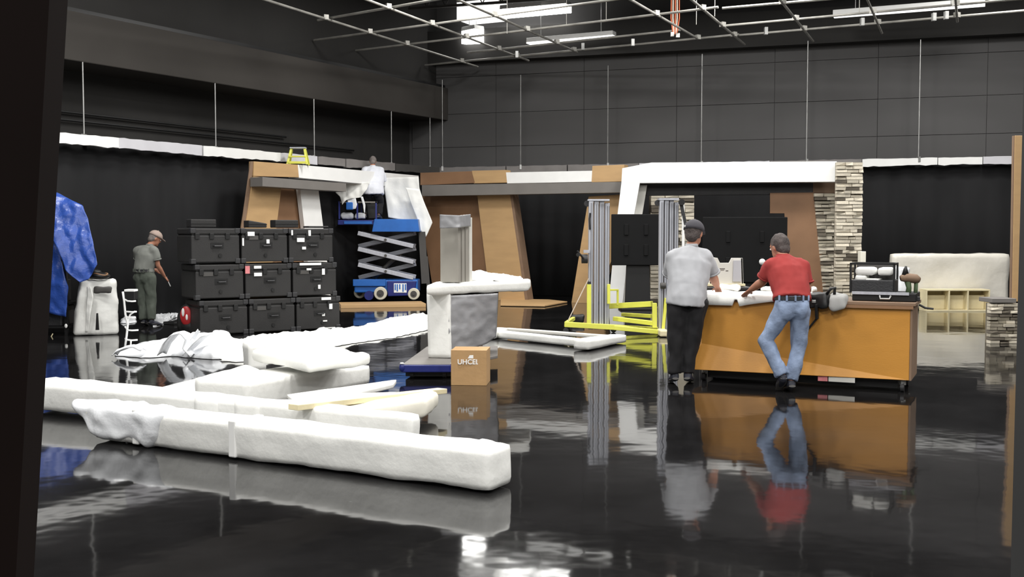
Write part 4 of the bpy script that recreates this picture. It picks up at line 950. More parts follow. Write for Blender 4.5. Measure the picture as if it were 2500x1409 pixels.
# ============================================================ wooden counter
ca, cb_ = G(1690, 928), G(2219, 960); uK = flat(cb_ - ca).normalized(); nK = perp(ca, cb_); KL = (cb_ - ca).length; KT = .90; KB = .13; KD = .66
kt = thing('counter', 'long golden wooden counter the two men lean on', 'counter', (ca.x, ca.y, 0))
def K(x, y, z): return flat(ca) + uK * x + nK * y + Z * z
x0 = .10
V = [K(x0, 0, KT), K(x0, 0, .42), K(-.06, -.09, KB), K(KL, 0, KT), K(KL, 0, .42), K(KL, -.0, KB), K(x0, KD, KT), K(-.02, KD, KB), K(KL, KD, KT), K(KL, KD, KB)]
mk('counter_body', MB().add(V, [(0, 1, 4, 3), (1, 2, 5, 4), (0, 6, 7, 2, 1), (3, 4, 5, 9, 8), (0, 3, 8, 6), (2, 7, 9, 5), (6, 8, 9, 7)]), M['wood'], kt, bevel=.006)
mk('worktop', MB().hexa([K(x0 - .02, -.02, KT), K(KL + .05, -.02, KT), K(KL + .05, KD + .02, KT), K(x0 - .02, KD + .02, KT), K(x0 - .02, -.02, KT + .035), K(KL + .05, -.02, KT + .035), K(KL + .05, KD + .02, KT + .035), K(x0 - .02, KD + .02, KT + .035)]), M['edge'], kt, bevel=.005, label='grey brown worktop edge')
mk('top_trim', MB().hexa([K(1.5, -.035, KT - .03), K(KL + .03, -.035, KT - .03), K(KL + .03, -.02, KT - .03), K(1.5, -.02, KT - .03), K(1.5, -.035, KT - .0), K(KL + .03, -.035, KT), K(KL + .03, -.02, KT), K(1.5, -.02, KT)]), M['tand'], kt)
mk('end_edge', MB().hexa([K(KL, -.005, KB), K(KL + .02, -.005, KB), K(KL + .02, KD, KB), K(KL, KD, KB), K(KL, -.005, KT), K(KL + .02, -.005, KT), K(KL + .02, KD, KT), K(KL, KD, KT)]), M['edge'], kt)
mk('plinth', MB().hexa([K(.15, .10, .03), K(KL - .12, .10, .03), K(KL - .12, KD - .1, .03), K(.15, KD - .1, .03), K(.15, .10, KB), K(KL - .12, .10, KB), K(KL - .12, KD - .1, KB), K(.15, KD - .1, KB)]), M['blk2'], kt)
for x in (.12, KL - .07):
    for y in (.07, KD - .1):
        cs = mk('caster', MB().cyl(K(x, y, .05), .05, .035, uK, 16), M['blk'], kt); mk('caster_fork', MB().box(K(x, y, .10), (.05, .06, .05)), M['steel'], cs)
for xa, xb in ((1.38, 1.48), (1.49, 1.76)): mk('tape_label', MB().hexa([K(xa, -.012, KB - .055), K(xb, -.012, KB - .055), K(xb, .0, KB - .055), K(xa, .0, KB - .055), K(xa, -.012, KB), K(xb, -.012, KB), K(xb, 0, KB), K(xa, 0, KB)]), M['offwhite'] if xa > 1.4 else M['pinkp'], kt)
# foam sheet on the counter, hanging over the front edge
KZ = KT + .036
rows = []
for i, (y, zz) in enumerate(((KD - .05, .02), (KD - .2, .05), (KD - .4, .03), (.3, .04), (.12, .035), (.0, .04), (-.03, .02), (-.04, -.03), (-.045, -.09))):
    row = []
    for j in range(50):
        f = j / 49; x = -.03 + 1.26 * f; k_ = noise.noise(Vector((x * 5, y * 5, 2))); drop = 1.0
        z = KZ + zz + (.03 * k_ if y > 0 else .006)
        if zz < 0:
            hang = .9 if f < .42 else max(0.12, .95 - 1.05 * (max(0, f - .46) / .54) ** .8); hang *= (.25 if .40 < f < .44 else 1); z = KZ + .01 + zz * hang * 1.1
        row.append(K(x, y + (.004 * k_), max(z, KZ + .004) if y >= 0 else z))
    rows.append(row)
fs = tag(mk('foam_sheet', MB().grid(rows), M['foam'], smooth=True, solid=.012), 'white foam sheet on the counter top hanging over its front edge', 'foam sheet')
for i, (x, y, sx_, sz_) in enumerate(((.16, .5, .22, .07), (.62, .6, .16, .05), (1.05, .55, .18, .06))):
    o = tag(mk('foam_wad', wraphex([K(x, y, KZ + .05), K(x + sx_, y, KZ + .05), K(x + sx_, y + .2, KZ + .05), K(x, y + .2, KZ + .05), K(x, y, KZ + .05 + sz_), K(x + sx_, y, KZ + .05 + sz_), K(x + sx_, y + .2, KZ + .05 + sz_), K(x, y + .2, KZ + .05 + sz_)], .04, .02, 7, .03, i), M['foam'], smooth=True), ['crumpled white foam on the counter beside the grey tee', 'crumpled white foam on the counter between the two men', 'crumpled white foam on the counter behind the red shirt'][i], 'foam', 'crumpled foam on the counter')
# pale open tray box behind the counter, with cut down front
TYB = 13.6
def tq(px, py, Y=TYB): return P(px, py, Y)
ob = thing('tray_box', 'pale open box with a cut down middle standing behind the counter', 'box', tq(1780, 735))
mk('front_wall', MB().prism([tq(1731, 694), tq(1815, 694), tq(1813, 630), tq(1786, 630), tq(1780, 642), tq(1758, 642), tq(1752, 630), tq(1738, 628)], (0, .03, 0)), M['offwhite'], ob, bevel=.004)
mk('side_wall', MB().prism([tq(1815, 694), tq(1815, 694, 13.95), tq(1813, 636, 13.95), tq(1813, 630)], (-.02, 0, 0)), M['offwhite'], ob)
mk('side_wall', MB().prism([tq(1733, 694), tq(1733, 694, 13.95), tq(1736, 636, 13.95), tq(1736, 630)], (.02, 0, 0)), M['offwhite'], ob)
mk('back_wall_board', MB().prism([tq(1733, 694, 13.95), tq(1814, 694, 13.95), tq(1812, 650, 13.95), tq(1735, 650, 13.95)], (0, .02, 0)), M['offwhite'], ob)
mk('inset_panel', MB().prism([tq(1789, 688, 13.58), tq(1810, 688, 13.58), tq(1809, 636, 13.58), tq(1791, 636, 13.58)], (0, .02, 0)), M['grey'] if False else mat('pale_grey', (186, 186, 192), .6, var=.05), ob)
mk('base_lip', MB().prism([tq(1728, 699, 13.55), tq(1820, 699, 13.55), tq(1820, 693, 13.55), tq(1728, 693, 13.55)], (0, .45, 0)), M['cream'], ob, bevel=.004)
for x0_, x1_, y0_, y1_ in ((1757, 1770, 655, 657), (1759, 1768, 659, 660), (1772, 1778, 660, 662)):
    mk('printed_line', MB().prism([tq(x0_, y1_, 13.595), tq(x1_, y1_, 13.595), tq(x1_, y0_, 13.595), tq(x0_, y0_, 13.595)], (0, .004, 0)), M['grey'], ob)
# cart it stands on, behind the counter
zc = tq(1780, 699).z
ct = thing('work_cart', 'dark cart behind the counter that carries the pale tray box', 'cart', (tq(1780, 700).x, TYB, 0))
mk('cart_top', MB().bx(tq(1722, 700).x, tq(1828, 700).x, 13.45, 14.15, zc - .04, zc - .004), M['blk'], ct, bevel=.008)
for x in (1726, 1820):
    for y in (13.5, 14.05): mk('cart_leg', MB().bx(tq(x, 700).x, tq(x, 700).x + .05, y, y + .05, 0.0, zc - .04), M['blk'], ct)
mk('cart_shelf', MB().bx(tq(1722, 700).x + .03, tq(1828, 700).x - .03, 13.48, 14.1, .3, .33), M['blk'], ct)
# bottle and upright board on the counter
bt = K(.86, .55, KZ + .055); bo = thing('drink_bottle', 'small red and white bottle on the counter between the men', 'bottle', bt)
mk('bottle_body', MB().etube([(bt, .04, .04), (bt + Z * .02, .045, .045), (bt + Z * .09, .045, .045), (bt + Z * .11, .03, .03), (bt + Z * .12, .02, .02)], X, 16), M['pinkp'], bo, smooth=True)
mk('bottle_cap', MB().cyl(bt + Z * .13, .024, .025), M['white'], bo); mk('bottle_label', MB().cyl(bt + Z * .055, .0465, .05, Z, 20), M['redp'], bo)
bt = K(.98, .72, KZ + .05); bd = thing('upright_tube', 'cream upright carton behind the red shirted man\'s left arm', 'carton', bt)
mk('carton_body', MB().box(bt + Z * .14, (.13, .09, .28)), M['cream'], bd, bevel=.006); mk('carton_lid', MB().box(bt + Z * .285, (.135, .095, .02)), M['offwhite'], bd)
wf = P(1861, 636, 15.0); hb = thing('wall_hook_light', 'small white knob on a thin stand behind the red shirted man', 'stand', (wf.x, 15, 0))
mk('knob', MB().ball(wf + Z * -.12 + Z * .1, .045), M['white'], hb, smooth=True); mk('knob_arm', MB().box(wf + Vector((.07, 0, -.12)), (.16, .05, .08)), M['offwhite'], hb, bevel=.01)
mk('stand_pole', MB().tube([(wf.x, 15, .02), (wf.x, 15, wf.z - .05)], .015, 8), M['blk'], hb); mk('stand_base', MB().cyl((wf.x, 15, .012), .16, .024), M['blk'], hb)
# open crate of white things on the counter
kx0, kx1 = 1.66, 2.12
bc = thing('open_case', 'open black framed case on the counter packed with white items', 'case', K(kx0, .2, KZ))
def kb(x0, x1, y0, y1, z0, z1): return MB().hexa([K(x0, y0, z0), K(x1, y0, z0), K(x1, y1, z0), K(x0, y1, z0), K(x0, y0, z1), K(x1, y0, z1), K(x1, y1, z1), K(x0, y1, z1)])
mk('case_base', kb(kx0 + .04, kx1 + .22, .12, .6, KZ, KZ + .09), M['blk2'], bc, bevel=.01, label='low black base tray')
mk('case_tub', kb(kx0 + .02, kx1, .2, .55, KZ + .09, KZ + .22), M['blk'], bc, bevel=.01)
for x in (kx0, kx1 - .02):
    for y in (.2, .53): mk('frame_post', kb(x, x + .02, y, y + .02, KZ + .08, KZ + .40), M['blk2'], bc)
for y in (.2, .53): mk('frame_bar', kb(kx0, kx1, y, y + .02, KZ + .38, KZ + .40), M['blk2'], bc)
for x in (kx0, kx1 - .02): mk('frame_bar', kb(x, x + .02, .2, .55, KZ + .38, KZ + .40), M['blk2'], bc)
mk('case_lid', kb(kx0 + .03, kx1 - .03, .53, .55, KZ + .1, KZ + .37), M['tand'] if False else M['greyd'], bc)
mk('handle', MB().tube([K(1.98, .11, KZ + .06), K(1.99, .08, KZ + .03), K(2.08, .08, KZ + .03), K(2.09, .11, KZ + .06)], .01, 6), M['steel'], bc)
mk('front_edge', kb(kx0 + .04, kx1 + .15, .10, .12, KZ + .07, KZ + .10), M['alu'], bc)
for i, (x, z, w_, h_, m) in enumerate(((.05, .27, .20, .08, 'pinkp'), (.05, .20, .12, .07, 'white'), (.28, .27, .15, .08, 'white'), (.14, .13, .17, .10, 'white'), (.03, .12, .07, .06, 'white'), (.07, .10, .05, .08, 'redp'))):
    xx = kx0 + x; o = mk('packed_item', wraphex([K(xx, .24, KZ + z), K(xx + w_, .24, KZ + z), K(xx + w_, .5, KZ + z), K(xx, .5, KZ + z), K(xx, .24, KZ + z + h_), K(xx + w_, .24, KZ + z + h_), K(xx + w_, .5, KZ + z + h_), K(xx, .5, KZ + z + h_)], .025, .008, 8, .03, i), M['foam'] if m != 'redp' else M['redp'], smooth=True, parent=bc)
# cordless tool standing on the counter's right end
tt = K(2.27, .3, KZ); tl_ = thing('cordless_tool', 'dark green and brown cordless tool standing at the right end of the counter', 'tool', tt)
mk('battery_foot', MB().box(tt + Vector((-.0, 0, .025)), (.17, .10, .05)), M['blk'], tl_, bevel=.008)
mk('grip', MB().etube([(tt + Vector((-.03, 0, .05)), .032, .03), (tt + Vector((-.02, 0, .14)), .026, .03), (tt + Vector((-.04, 0, .23)), .035, .035)], X, 12), M['green'], tl_, smooth=True)
mk('grip', MB().etube([(tt + Vector((.05, 0, .05)), .02, .025), (tt + Vector((.055, 0, .2)), .02, .025)], X, 10), M['green'], tl_, smooth=True)
mk('motor_body', MB().etube([(tt + Vector((-.11, 0, .24)), .03, .03), (tt + Vector((-.06, 0, .25)), .055, .05), (tt + Vector((.05, 0, .235)), .055, .05), (tt + Vector((.09, 0, .22)), .03, .03)], (0, 1, 0), 14), M['edge'], tl_, smooth=True)
mk('chuck', MB().etube([(tt + Vector((-.06, 0, .27)), .04, .04), (tt + Vector((-.06, 0, .34)), .02, .02), (tt + Vector((-.055, 0, .37)), .01, .01)], X, 12), M['blk2'], tl_, smooth=True)
# work clothes and belt hanging over the counter front
hc = thing('tool_belt', 'dark tool belt with straps hanging over the counter front', 'tool belt', K(1.28, -.05, .7))
mk('pouch', wraphex([K(1.23, -.09, KT - .07), K(1.50, -.09, KT - .05), K(1.50, .12, KZ + .0), K(1.23, .12, KZ + .0), K(1.25, -.07, KZ + .06), K(1.46, -.07, KZ + .09), K(1.46, .14, KZ + .10), K(1.25, .14, KZ + .07)], .03, .02, 9, .025), M['blk2'], hc, smooth=True)
mk('strap', MB().bar(K(1.36, -.06, KT), K(1.37, -.05, KT - .16), .03, .07, nK).bar(K(1.37, -.05, KT - .15), K(1.24, -.045, KT - .32), .02, .045, nK), M['blk2'], hc, bevel=.004)
mk('buckle', MB().box(K(1.26, -.1, KT - .0), (.05, .02, .04)).box(K(1.34, -.1, KT + .03), (.04, .02, .03)), M['steel'], hc, bevel=.004)
mk('loop', MB().tube([K(1.45, .0, KZ + .06), K(1.50, -.02, KZ + .13), K(1.54, .0, KZ + .14), K(1.53, .03, KZ + .05)], .016, 8), M['blk2'], hc, smooth=True)
gb = wraphex([K(1.50, -.13, KT - .09), K(1.68, -.13, KT - .06), K(1.68, .10, KZ + .02), K(1.50, .10, KZ + .0), K(1.48, -.10, KZ + .04), K(1.66, -.10, KZ + .07), K(1.66, .12, KZ + .08), K(1.48, .12, KZ + .08)], .05, .02, 7, .025)
tag(mk('grey_cloth', gb, mat('grey_cloth', (150, 150, 148), .9, var=.1), smooth=True), 'bundled grey cloth hanging over the counter edge left of the open case', 'cloth')
# ============================================================ shelving and white wrapped crate at the right
SHY = 22.5
def hx(px): return P(px, 570, SHY).x
wcab = [(hx(2200), 22.95), (hx(2492), 22.95)]
a = Vector((*wcab[0], 0)); b = Vector((*wcab[1], 0)); zt = P(2300, 619, 22.95).z
wrapped('wrapped_crate', 'large white plastic wrapped crate behind the cubby shelf', 'wrapped crate', blockc(a, b, .3, .02, zt), m='plastic2', r=.06, amp=.03, freq=1.6, seg=.1, seed=9)
su = thing('cubby_shelf', 'low cream shelf unit with three open cubbies before the wrapped crate', 'shelf', (hx(2342), SHY, 0))
x0, x1 = hx(2264), hx(2421); zt = P(2300, 707, SHY).z; wd = (x1 - x0)
mk('top_board', MB().bx(x0, x1, SHY, SHY + .38, zt - .03, zt), M['cream'], su, bevel=.003)
mk('bottom_board', MB().bx(x0, x1, SHY, SHY + .38, .0, .03), M['cream'], su, bevel=.003)
mk('back_board', MB().bx(x0, x1, SHY + .36, SHY + .38, .03, zt - .03), M['cream'], su)
for f in (0, .36, .66, 1.0): mk('divider', MB().bx(x0 + (wd - .03) * f, x0 + (wd - .03) * f + .03, SHY, SHY + .37, .03, zt - .03), M['cream'], su, bevel=.003)
for f0, f1 in ((.04, .36), (.38, .66), (.68, .98)): mk('cubby_liner', MB().bx(x0 + wd * f0 + .01, x0 + wd * f1 - .01, SHY + .2, SHY + .35, .035, zt - .13), M['cream'], su, bevel=.004)
st = thing('white_post', 'short white board standing just right of the tall stone pillar', 'board', (P(2107, 650, 22.7).x, 22.7, 0))
x0, x1 = P(2101, 650, 22.7).x, P(2114, 650, 22.7).x; mk('board_face', MB().bx(x0, x1, 22.7, 22.9, .0, P(2107, 614, 22.7).z), M['foam2'], st, bevel=.01)
mk('board_foot', MB().bx(x0 - .05, x1 + .05, 22.65, 22.95, 0, .04), M['foam2'], st)
a = Vector((P(2178, 650, 22).x, 21.6, 0)); b = Vector((P(2207, 650, 22).x, 21.6, 0))
wrapped('wrapped_crate', 'narrow white wrapped crate in the gap beside the cordless tool', 'wrapped crate', blockc(a, b, .4, .01, P(2190, 652, 21.6).z), m='plastic', r=.04, amp=.02, seed=11)
# small cable on the floor right of the counter
tag(mk('floor_cable', MB().tube([K(KL + .06, .3, .9), K(KL + .12, .28, .87), K(KL + .2, .3, .86)], .012, 6), M['blk2']), 'short black cable end sticking out from the counter top at its right end', 'cable')
# ============================================================ people
def lerp(a, b, t): return Vector(a).lerp(Vector(b), t)
def limb(mb, pts, rad, side=X, n=14):
    mb.etube([(p, r[0], r[1]) if hasattr(r, '__len__') else (p, r, r) for p, r in zip(pts, rad)], side, n)
def hand(mb, wrist, d, nrm, outward, k=1.0, curl=.5):
    """palm + five fingers. d: direction of the hand, nrm: back of the hand, outward: thumb side"""
    d = Vector(d).normalized(); o = Vector(outward); o = (o - d * o.dot(d)).normalized(); nr = o.cross(d); nr = nr if nr.dot(Vector(nrm)) > 0 else -nr
    w_ = Vector(wrist); pc = w_ + d * .05 * k
    mb.etube([(w_ - d * .01, .026 * k, .019 * k), (w_ + d * .02 * k, .034 * k, .017 * k), (w_ + d * .07 * k, .042 * k, .015 * k), (w_ + d * .095 * k, .040 * k, .012 * k)], o, 12)
    for off, L in ((.031, .070), (.0105, .078), (-.0105, .073), (-.031, .058)):
        b0 = w_ + d * .082 * k + o * off * k * 1.05; spread_ = (d + o * off * 3).normalized()
        p1 = b0 + spread_ * L * .45 * k; d2 = (spread_ - nr * curl * .7).normalized(); p2 = p1 + d2 * L * .32 * k; d3 = (spread_ - nr * curl * 1.6).normalized(); p3 = p2 + d3 * L * .26 * k
        mb.etube([(b0, .0095 * k, .009 * k), (p1, .0088 * k, .0085 * k), (p2, .008 * k, .0078 * k), (p3, .006 * k, .006 * k)], None, 8)
    tb = w_ + d * .03 * k + o * .03 * k; t1 = tb + (d * .6 + o * .8).normalized() * .035 * k; t2 = t1 + (d * .95 + o * .25 - nr * .2).normalized() * .032 * k
    mb.etube([(tb - o * .012, .014 * k, .012 * k), (t1, .0115 * k, .011 * k), (t2, .008 * k, .008 * k)], None, 8)
def person(label, base, head, skin=M['skin'], J=None, shirt=None, pants=None, shoes='shoe', top=None, vox=.009, sleeve=.62, belt=None, hem=None, cvox=.013, hairc='hair', headyaw=0, headpitch=0, wide=1.0, polo=False, hs=1.0, arm=1.0, slr=1.0, ank=1.0):
    base = Vector(base); R0 = Matrix.Rotation(head, 4, 'Z'); T = Matrix.Translation(base) @ R0
    j = {k: Vector(v) for k, v in J.items()}; root = thing('person', label, 'person', base)
    W_ = wide
    # --- body: one continuous mesh
    b = MB(); pel, wai, che, nek, hd = j['pelvis'], j['waist'], j['chest'], j['neck'], j['head']
    sh = (j['shL'] - j['shR']).normalized()
    b.etube([(pel - Z * .07, .10 * W_, .09), (pel, .15 * W_, .11), (wai, .14 * W_, .105 * W_), (wai.lerp(che, .5), .155 * W_, .11), (che, .175 * W_, .115), (che.lerp(nek, .55), .15, .095), (nek - (nek - che).normalized() * .02, .075, .065), (nek + (hd - nek) * .3, .056, .058), (nek.lerp(hd, .7), .056, .06)], sh, 18)
    RH = Matrix.Rotation(headyaw, 3, 'Z') @ Matrix.Rotation(headpitch, 3, 'X')      # faces +y
    def h(v): return hd + RH @ Vector(v)
    SH = Matrix.Translation(hd) @ Matrix.Scale(hs, 4) @ Matrix.Translation(-hd); TS = T @ SH; bb_ = b; b = MB()
    b.ball(hd + RH @ Vector((0, -.005, .02)), (.076, .095, .10), 18, 14, RH)
    b.ball(h((0, .035, -.045)), (.056, .058, .066), 14, 10, RH)
    b.etube([(h((0, .088, .022)), .009, .010), (h((0, .104, -.008)), .013, .012), (h((0, .100, -.022)), .016, .010)], RH @ X, 8)
    b.ball(h((0, .082, -.055)), (.024, .012, .007), 10, 6, RH); b.ball(h((0, .082, .034)), (.05, .012, .010), 10, 6, RH); b.ball(h((0, .078, -.09)), (.022, .018, .016), 10, 6, RH)
    for s in (-1, 1): b.ball(h((s * .077, -.008, -.005)), (.010, .020, .032), 8, 8, RH)
    b.xform(SH); bb_.add(b.v, b.f); b = bb_
    for S, s in (('L', -1), ('R', 1)):
        a_, e_, w_ = j['sh' + S], j['el' + S], j['wr' + S]
        limb(b, [a_.lerp(che, .4) - Z * .03, a_ + (e_ - a_).normalized() * .04 - (a_ - che).normalized() * .015, a_.lerp(e_, .45), e_, e_.lerp(w_, .3), e_.lerp(w_, .75), w_], [.048, .050, .047 * arm, .041 * arm, .043 * arm, .033 * arm, (.029, .024)])
        hand(b, w_, j['hd' + S] - w_, j.get('bk' + S, Vector((0, 0, 1))), j.get('th' + S, Vector((-s, 0, 0))), 1.0, .45)
        hp, kn, an, to = j['hp' + S], j['kn' + S], j['an' + S], j['to' + S]
        limb(b, [hp.lerp(pel, .3) + Z * .02, hp, hp.lerp(kn, .5), kn, kn.lerp(an, .3), kn.lerp(an, .75), an], [.085, .088, .075, .056, .058, .042, .038])
        limb(b, [an + (an - to).normalized() * .03 - Z * .01, an.lerp(to, .4) - Z * .01, an.lerp(to, .85) - Z * .005, to], [.036, (.038, .03), (.040, .022), (.03, .015)])
    b.xform(T); put('body', remesh(b, vox, 4, origin=base), skin, root, smooth=True)
    # eyes
    for s in (-1, 1):
        e = MB().ball(h((s * .031, .083, .010)), (.014, .008, .009), 10, 8, RH).xform(TS); ey = mk('eye', e, M['white'], root, smooth=True)
        mk('iris', MB().ball(h((s * .031, .0905, .010)), (.006, .003, .006), 8, 6, RH).xform(TS), M['blk2'], ey, smooth=True)
    # --- shirt
    s_ = MB(); hm = j['hem']
    g_ = .022
    un = j['hem'].z < pel.z; s_.etube([(hm, .185 * W_, .175 if un else .15), (hm.lerp(wai, .5), .18 * W_, .17 if un else .145), (wai, .172 * W_, .138 * W_), (wai.lerp(che, .5), .19 * W_, .142), (che, .202 * W_, .142), (che.lerp(nek, .42), .178, .118), (che.lerp(nek, .72), .125, .095), (nek - (nek - che).normalized() * .005, .082, .075)], sh, 22)
    for S in ('L', 'R'):
        a_, e_, w_ = j['sh' + S], j['el' + S], j['wr' + S]; q = a_.lerp(e_, sleeve if sleeve <= 1 else 1)
        dq = (q - a_).normalized(); cs = a_.lerp(che, .06) + dq * .015; s_.ball(cs, .082, 16, 12); limb(s_, [che.lerp(a_, .3), cs], [.085, .080], n=14); pts = [cs, a_.lerp(q, .5) - (a_ - che).normalized() * .004, q]; rd = [.080, .079 * slr, .082 * slr]
        if sleeve > 1: pts = [a_.lerp(che, .5) - Z * .02, a_ - Z * .01 + (e_ - a_).normalized() * .03, a_.lerp(e_, .5), e_, e_.lerp(w_, .5), w_ + (e_ - w_).normalized() * .01]; rd = [.085, .078, .066, .058, .05, .04]
        limb(s_, pts, rd, n=16)
        limb(s_, [nek - Z * .05, nek.lerp(a_, .5) - Z * .03, a_.lerp(nek, .12) - Z * .012], [.075, .078, .080], n=14)
    if j['hem'].z < pel.z: s_.etube([(hm + Vector((0, -.05, 0)), .155 * W_, .13), (pel + Vector((0, -.06, .03)), .15 * W_, .125), (pel + Vector((0, -.03, .14)), .13 * W_, .11)], sh, 20)
    s_.xform(T); put('shirt', remesh(s_, cvox, 5, .013, 8, base), M[shirt], root, smooth=True)
    for S in ('L', 'R'):
        a_, e_ = j['sh' + S], j['el' + S]
        if sleeve <= 1:
            q = a_.lerp(e_, sleeve); dd = (e_ - a_).normalized(); mk('sleeve_hem', MB().etube([(q - dd * .012, .084 * slr, .084 * slr), (q + dd * .006, .085 * slr, .085 * slr), (q + dd * .006, .06, .06)], None, 20).xform(T), M[shirt], root, smooth=True)
    col = MB().etube([(nek - Z * .005, .075, .072), (nek + Z * .025 + (hd - nek) * .05, .069, .067), (nek + Z * .03 + (hd - nek) * .05, .060, .058)], sh, 20)
    mk('collar', col.xform(T), M[shirt], root, smooth=True)
    if polo: mk('collar_flap', MB().etube([(nek - Z * .03, .098, .085), (nek + Z * .02, .074, .07), (nek + Z * .025, .066, .062)], sh, 20).xform(T), M[shirt], root, smooth=True)
    # --- trousers
    p_ = MB(); wl = j.get('belt', wai.lerp(pel, .6))
    p_.etube([(wl, .163 * W_, min(.118 * W_, .135)), (pel, .172 * W_, .135), (pel - Z * .07, .15 * W_, .13)], sh, 20)
    p_.ball(pel + Vector((-.065 * W_, -.045, -.03)), (.105, .092, .13)).ball(pel + Vector((.065 * W_, -.045, -.03)), (.105, .092, .13))
    lw = j.get('leg', Vector((1, 1, 1)))[0]
    for S in ('L', 'R'):
        hp, kn, an = j['hp' + S], j['kn' + S], j['an' + S]
        limb(p_, [hp.lerp(pel, .25) + Z * .03, hp, hp.lerp(kn, .5), kn, kn.lerp(an, .5), an.lerp(kn, .05)], [.105, .106 * lw, .095 * lw, .079 * lw, .075 * lw * ank, .070 * lw * ank], n=18)
    p_.xform(T); put('trousers', remesh(p_, cvox, 4, .017, 10, base), M[pants], root, smooth=True)
    if belt:
        be = mk('belt', MB().etube([(wl - Z * .01, .168 * W_, .135 * W_), (wl + Z * .028, .168 * W_, .135 * W_)], sh, 24).xform(T), M[belt], root, smooth=False)
        for k in range(5):
            an_ = math.pi * (1.2 + .15 * k); c_ = wl + Z * .01 + Vector((math.cos(an_) * .170 * W_, math.sin(an_) * .137 * W_, 0)); mk('belt_loop', MB().box(c_, (.018, .012, .055)).xform(T), M[pants], be)
    # --- shoes
    for S in ('L', 'R'):
        an, to = j['an' + S], j['to' + S]; d = (to - an); d.z = min(d.z, 0) ; f_ = d.normalized(); hl = an - f_ * .055 - Z * .03
        m_ = MB().etube([(an + Z * .03, .048, .05), (an - Z * .02, .050, .055), (hl.lerp(an, .4) - Z * .015, .046, .05)], X, 14)
        m_.etube([(hl, .034, .036), (hl.lerp(to, .2), .045, .045), (hl.lerp(to, .55), .05, .036), (hl.lerp(to, .85), .052, .028), (to + f_ * .03 - Z * .0, .034, .020)], None, 14)
        so = put('shoe', remesh(m_.xform(T), .011, 4, origin=base), M[shoes], root, smooth=True)
        sl = MB().etube([(hl - f_ * .01 - Z * .022, .036, .013), (hl.lerp(to, .5) - Z * .024, .052, .012), (to + f_ * .03 - Z * .012, .036, .012)], X if abs(f_.x) < .8 else (0, 1, 0), 12)
        mk('sole', sl.xform(T), M['greyd'], so)
    # --- hair and headgear
    if hairc:
        hm_ = MB().ball(h((0, -.020, .030)), (.084, .092, .102), 18, 14, RH).ball(h((0, -.05, -.03)), (.066, .055, .06), 14, 10, RH)
        me = remesh(hm_.xform(TS), .010, 3, .006, 30, base)
        if top: 
            pass
        put('hair', me, M[hairc], root, smooth=True)
    if top:
        c_ = MB(); rows = []
        for i in range(9):
            th = math.pi * .5 * i / 8; z_ = .035 + .098 * math.sin(th) if i else .030; r_ = math.cos(th)
            rows.append((h((0, -.008, z_)), .094 * r_ + .001, .112 * r_ + .001))
        c_.etube([(p, a, bb) for p, a, bb in rows], RH @ X, 26); cp = mk('cap', c_.xform(TS), M[top], root, smooth=True)
        mk('cap_brim', MB().add([h((-.075, .075, .040)), h((-.05, .15, .030)), h((0, .172, .028)), h((.05, .15, .030)), h((.075, .075, .040)), h((-.075, .075, .046)), h((-.05, .15, .038)), h((0, .172, .036)), h((.05, .15, .038)), h((.075, .075, .046))], [(0, 1, 2, 3, 4), (9, 8, 7, 6, 5), (0, 5, 6, 1), (1, 6, 7, 2), (2, 7, 8, 3), (3, 8, 9, 4), (4, 9, 5, 0)]).xform(TS), M[top], cp)
        mk('cap_button', MB().ball(h((0, -.008, .135)), .008, 8, 6).xform(TS), M[top], cp)
        if top == 'cap': mk('cap_badge', MB().box(h((-.045, -.093, .05)), (.03, .012, .016)).xform(TS), M['white'], cp)
    return root, T, j, h
# man in the grey tee and dark cap
bs = G(1657, 938); KTZ = KZ + .05
J = dict(pelvis=(.09, .03, .93), waist=(.10, .07, 1.08), chest=(.13, .16, 1.32), neck=(.165, .22, 1.50), head=(.195, .25, 1.645), belt=(.09, .04, 1.0), hem=(.08, .02, .86),
         shL=(-.06, .16, 1.40), shR=(.33, .18, 1.40), elL=(-.05, .32, 1.17), wrL=(.06, .50, 1.02), hdL=(.12, .56, KTZ), thL=(1, 0, 0), elR=(.41, .28, 1.18), wrR=(.50, .46, 1.045), hdR=(.53, .54, KTZ - .0), thR=(-1, .3, 0),
         hpL=(-.01, .03, .90), hpR=(.19, .03, .90), knL=(-.03, .02, .50), knR=(.14, .02, .49), anL=(-.05, -.02, .10), anR=(.10, .00, .10), toL=(-.06, .14, .035), toR=(.15, .15, .035), leg=(1.22, 1, 1))
person('man in a light grey tee, dark cap and black trousers leaning on the counter', bs, 0, J=J, shirt='tshirt', pants='bpants', top='cap', hairc='hair', headyaw=-.55, headpitch=-.25, wide=1.24, sleeve=.85, hs=1.2, arm=1.25, slr=1.15, ank=.82)
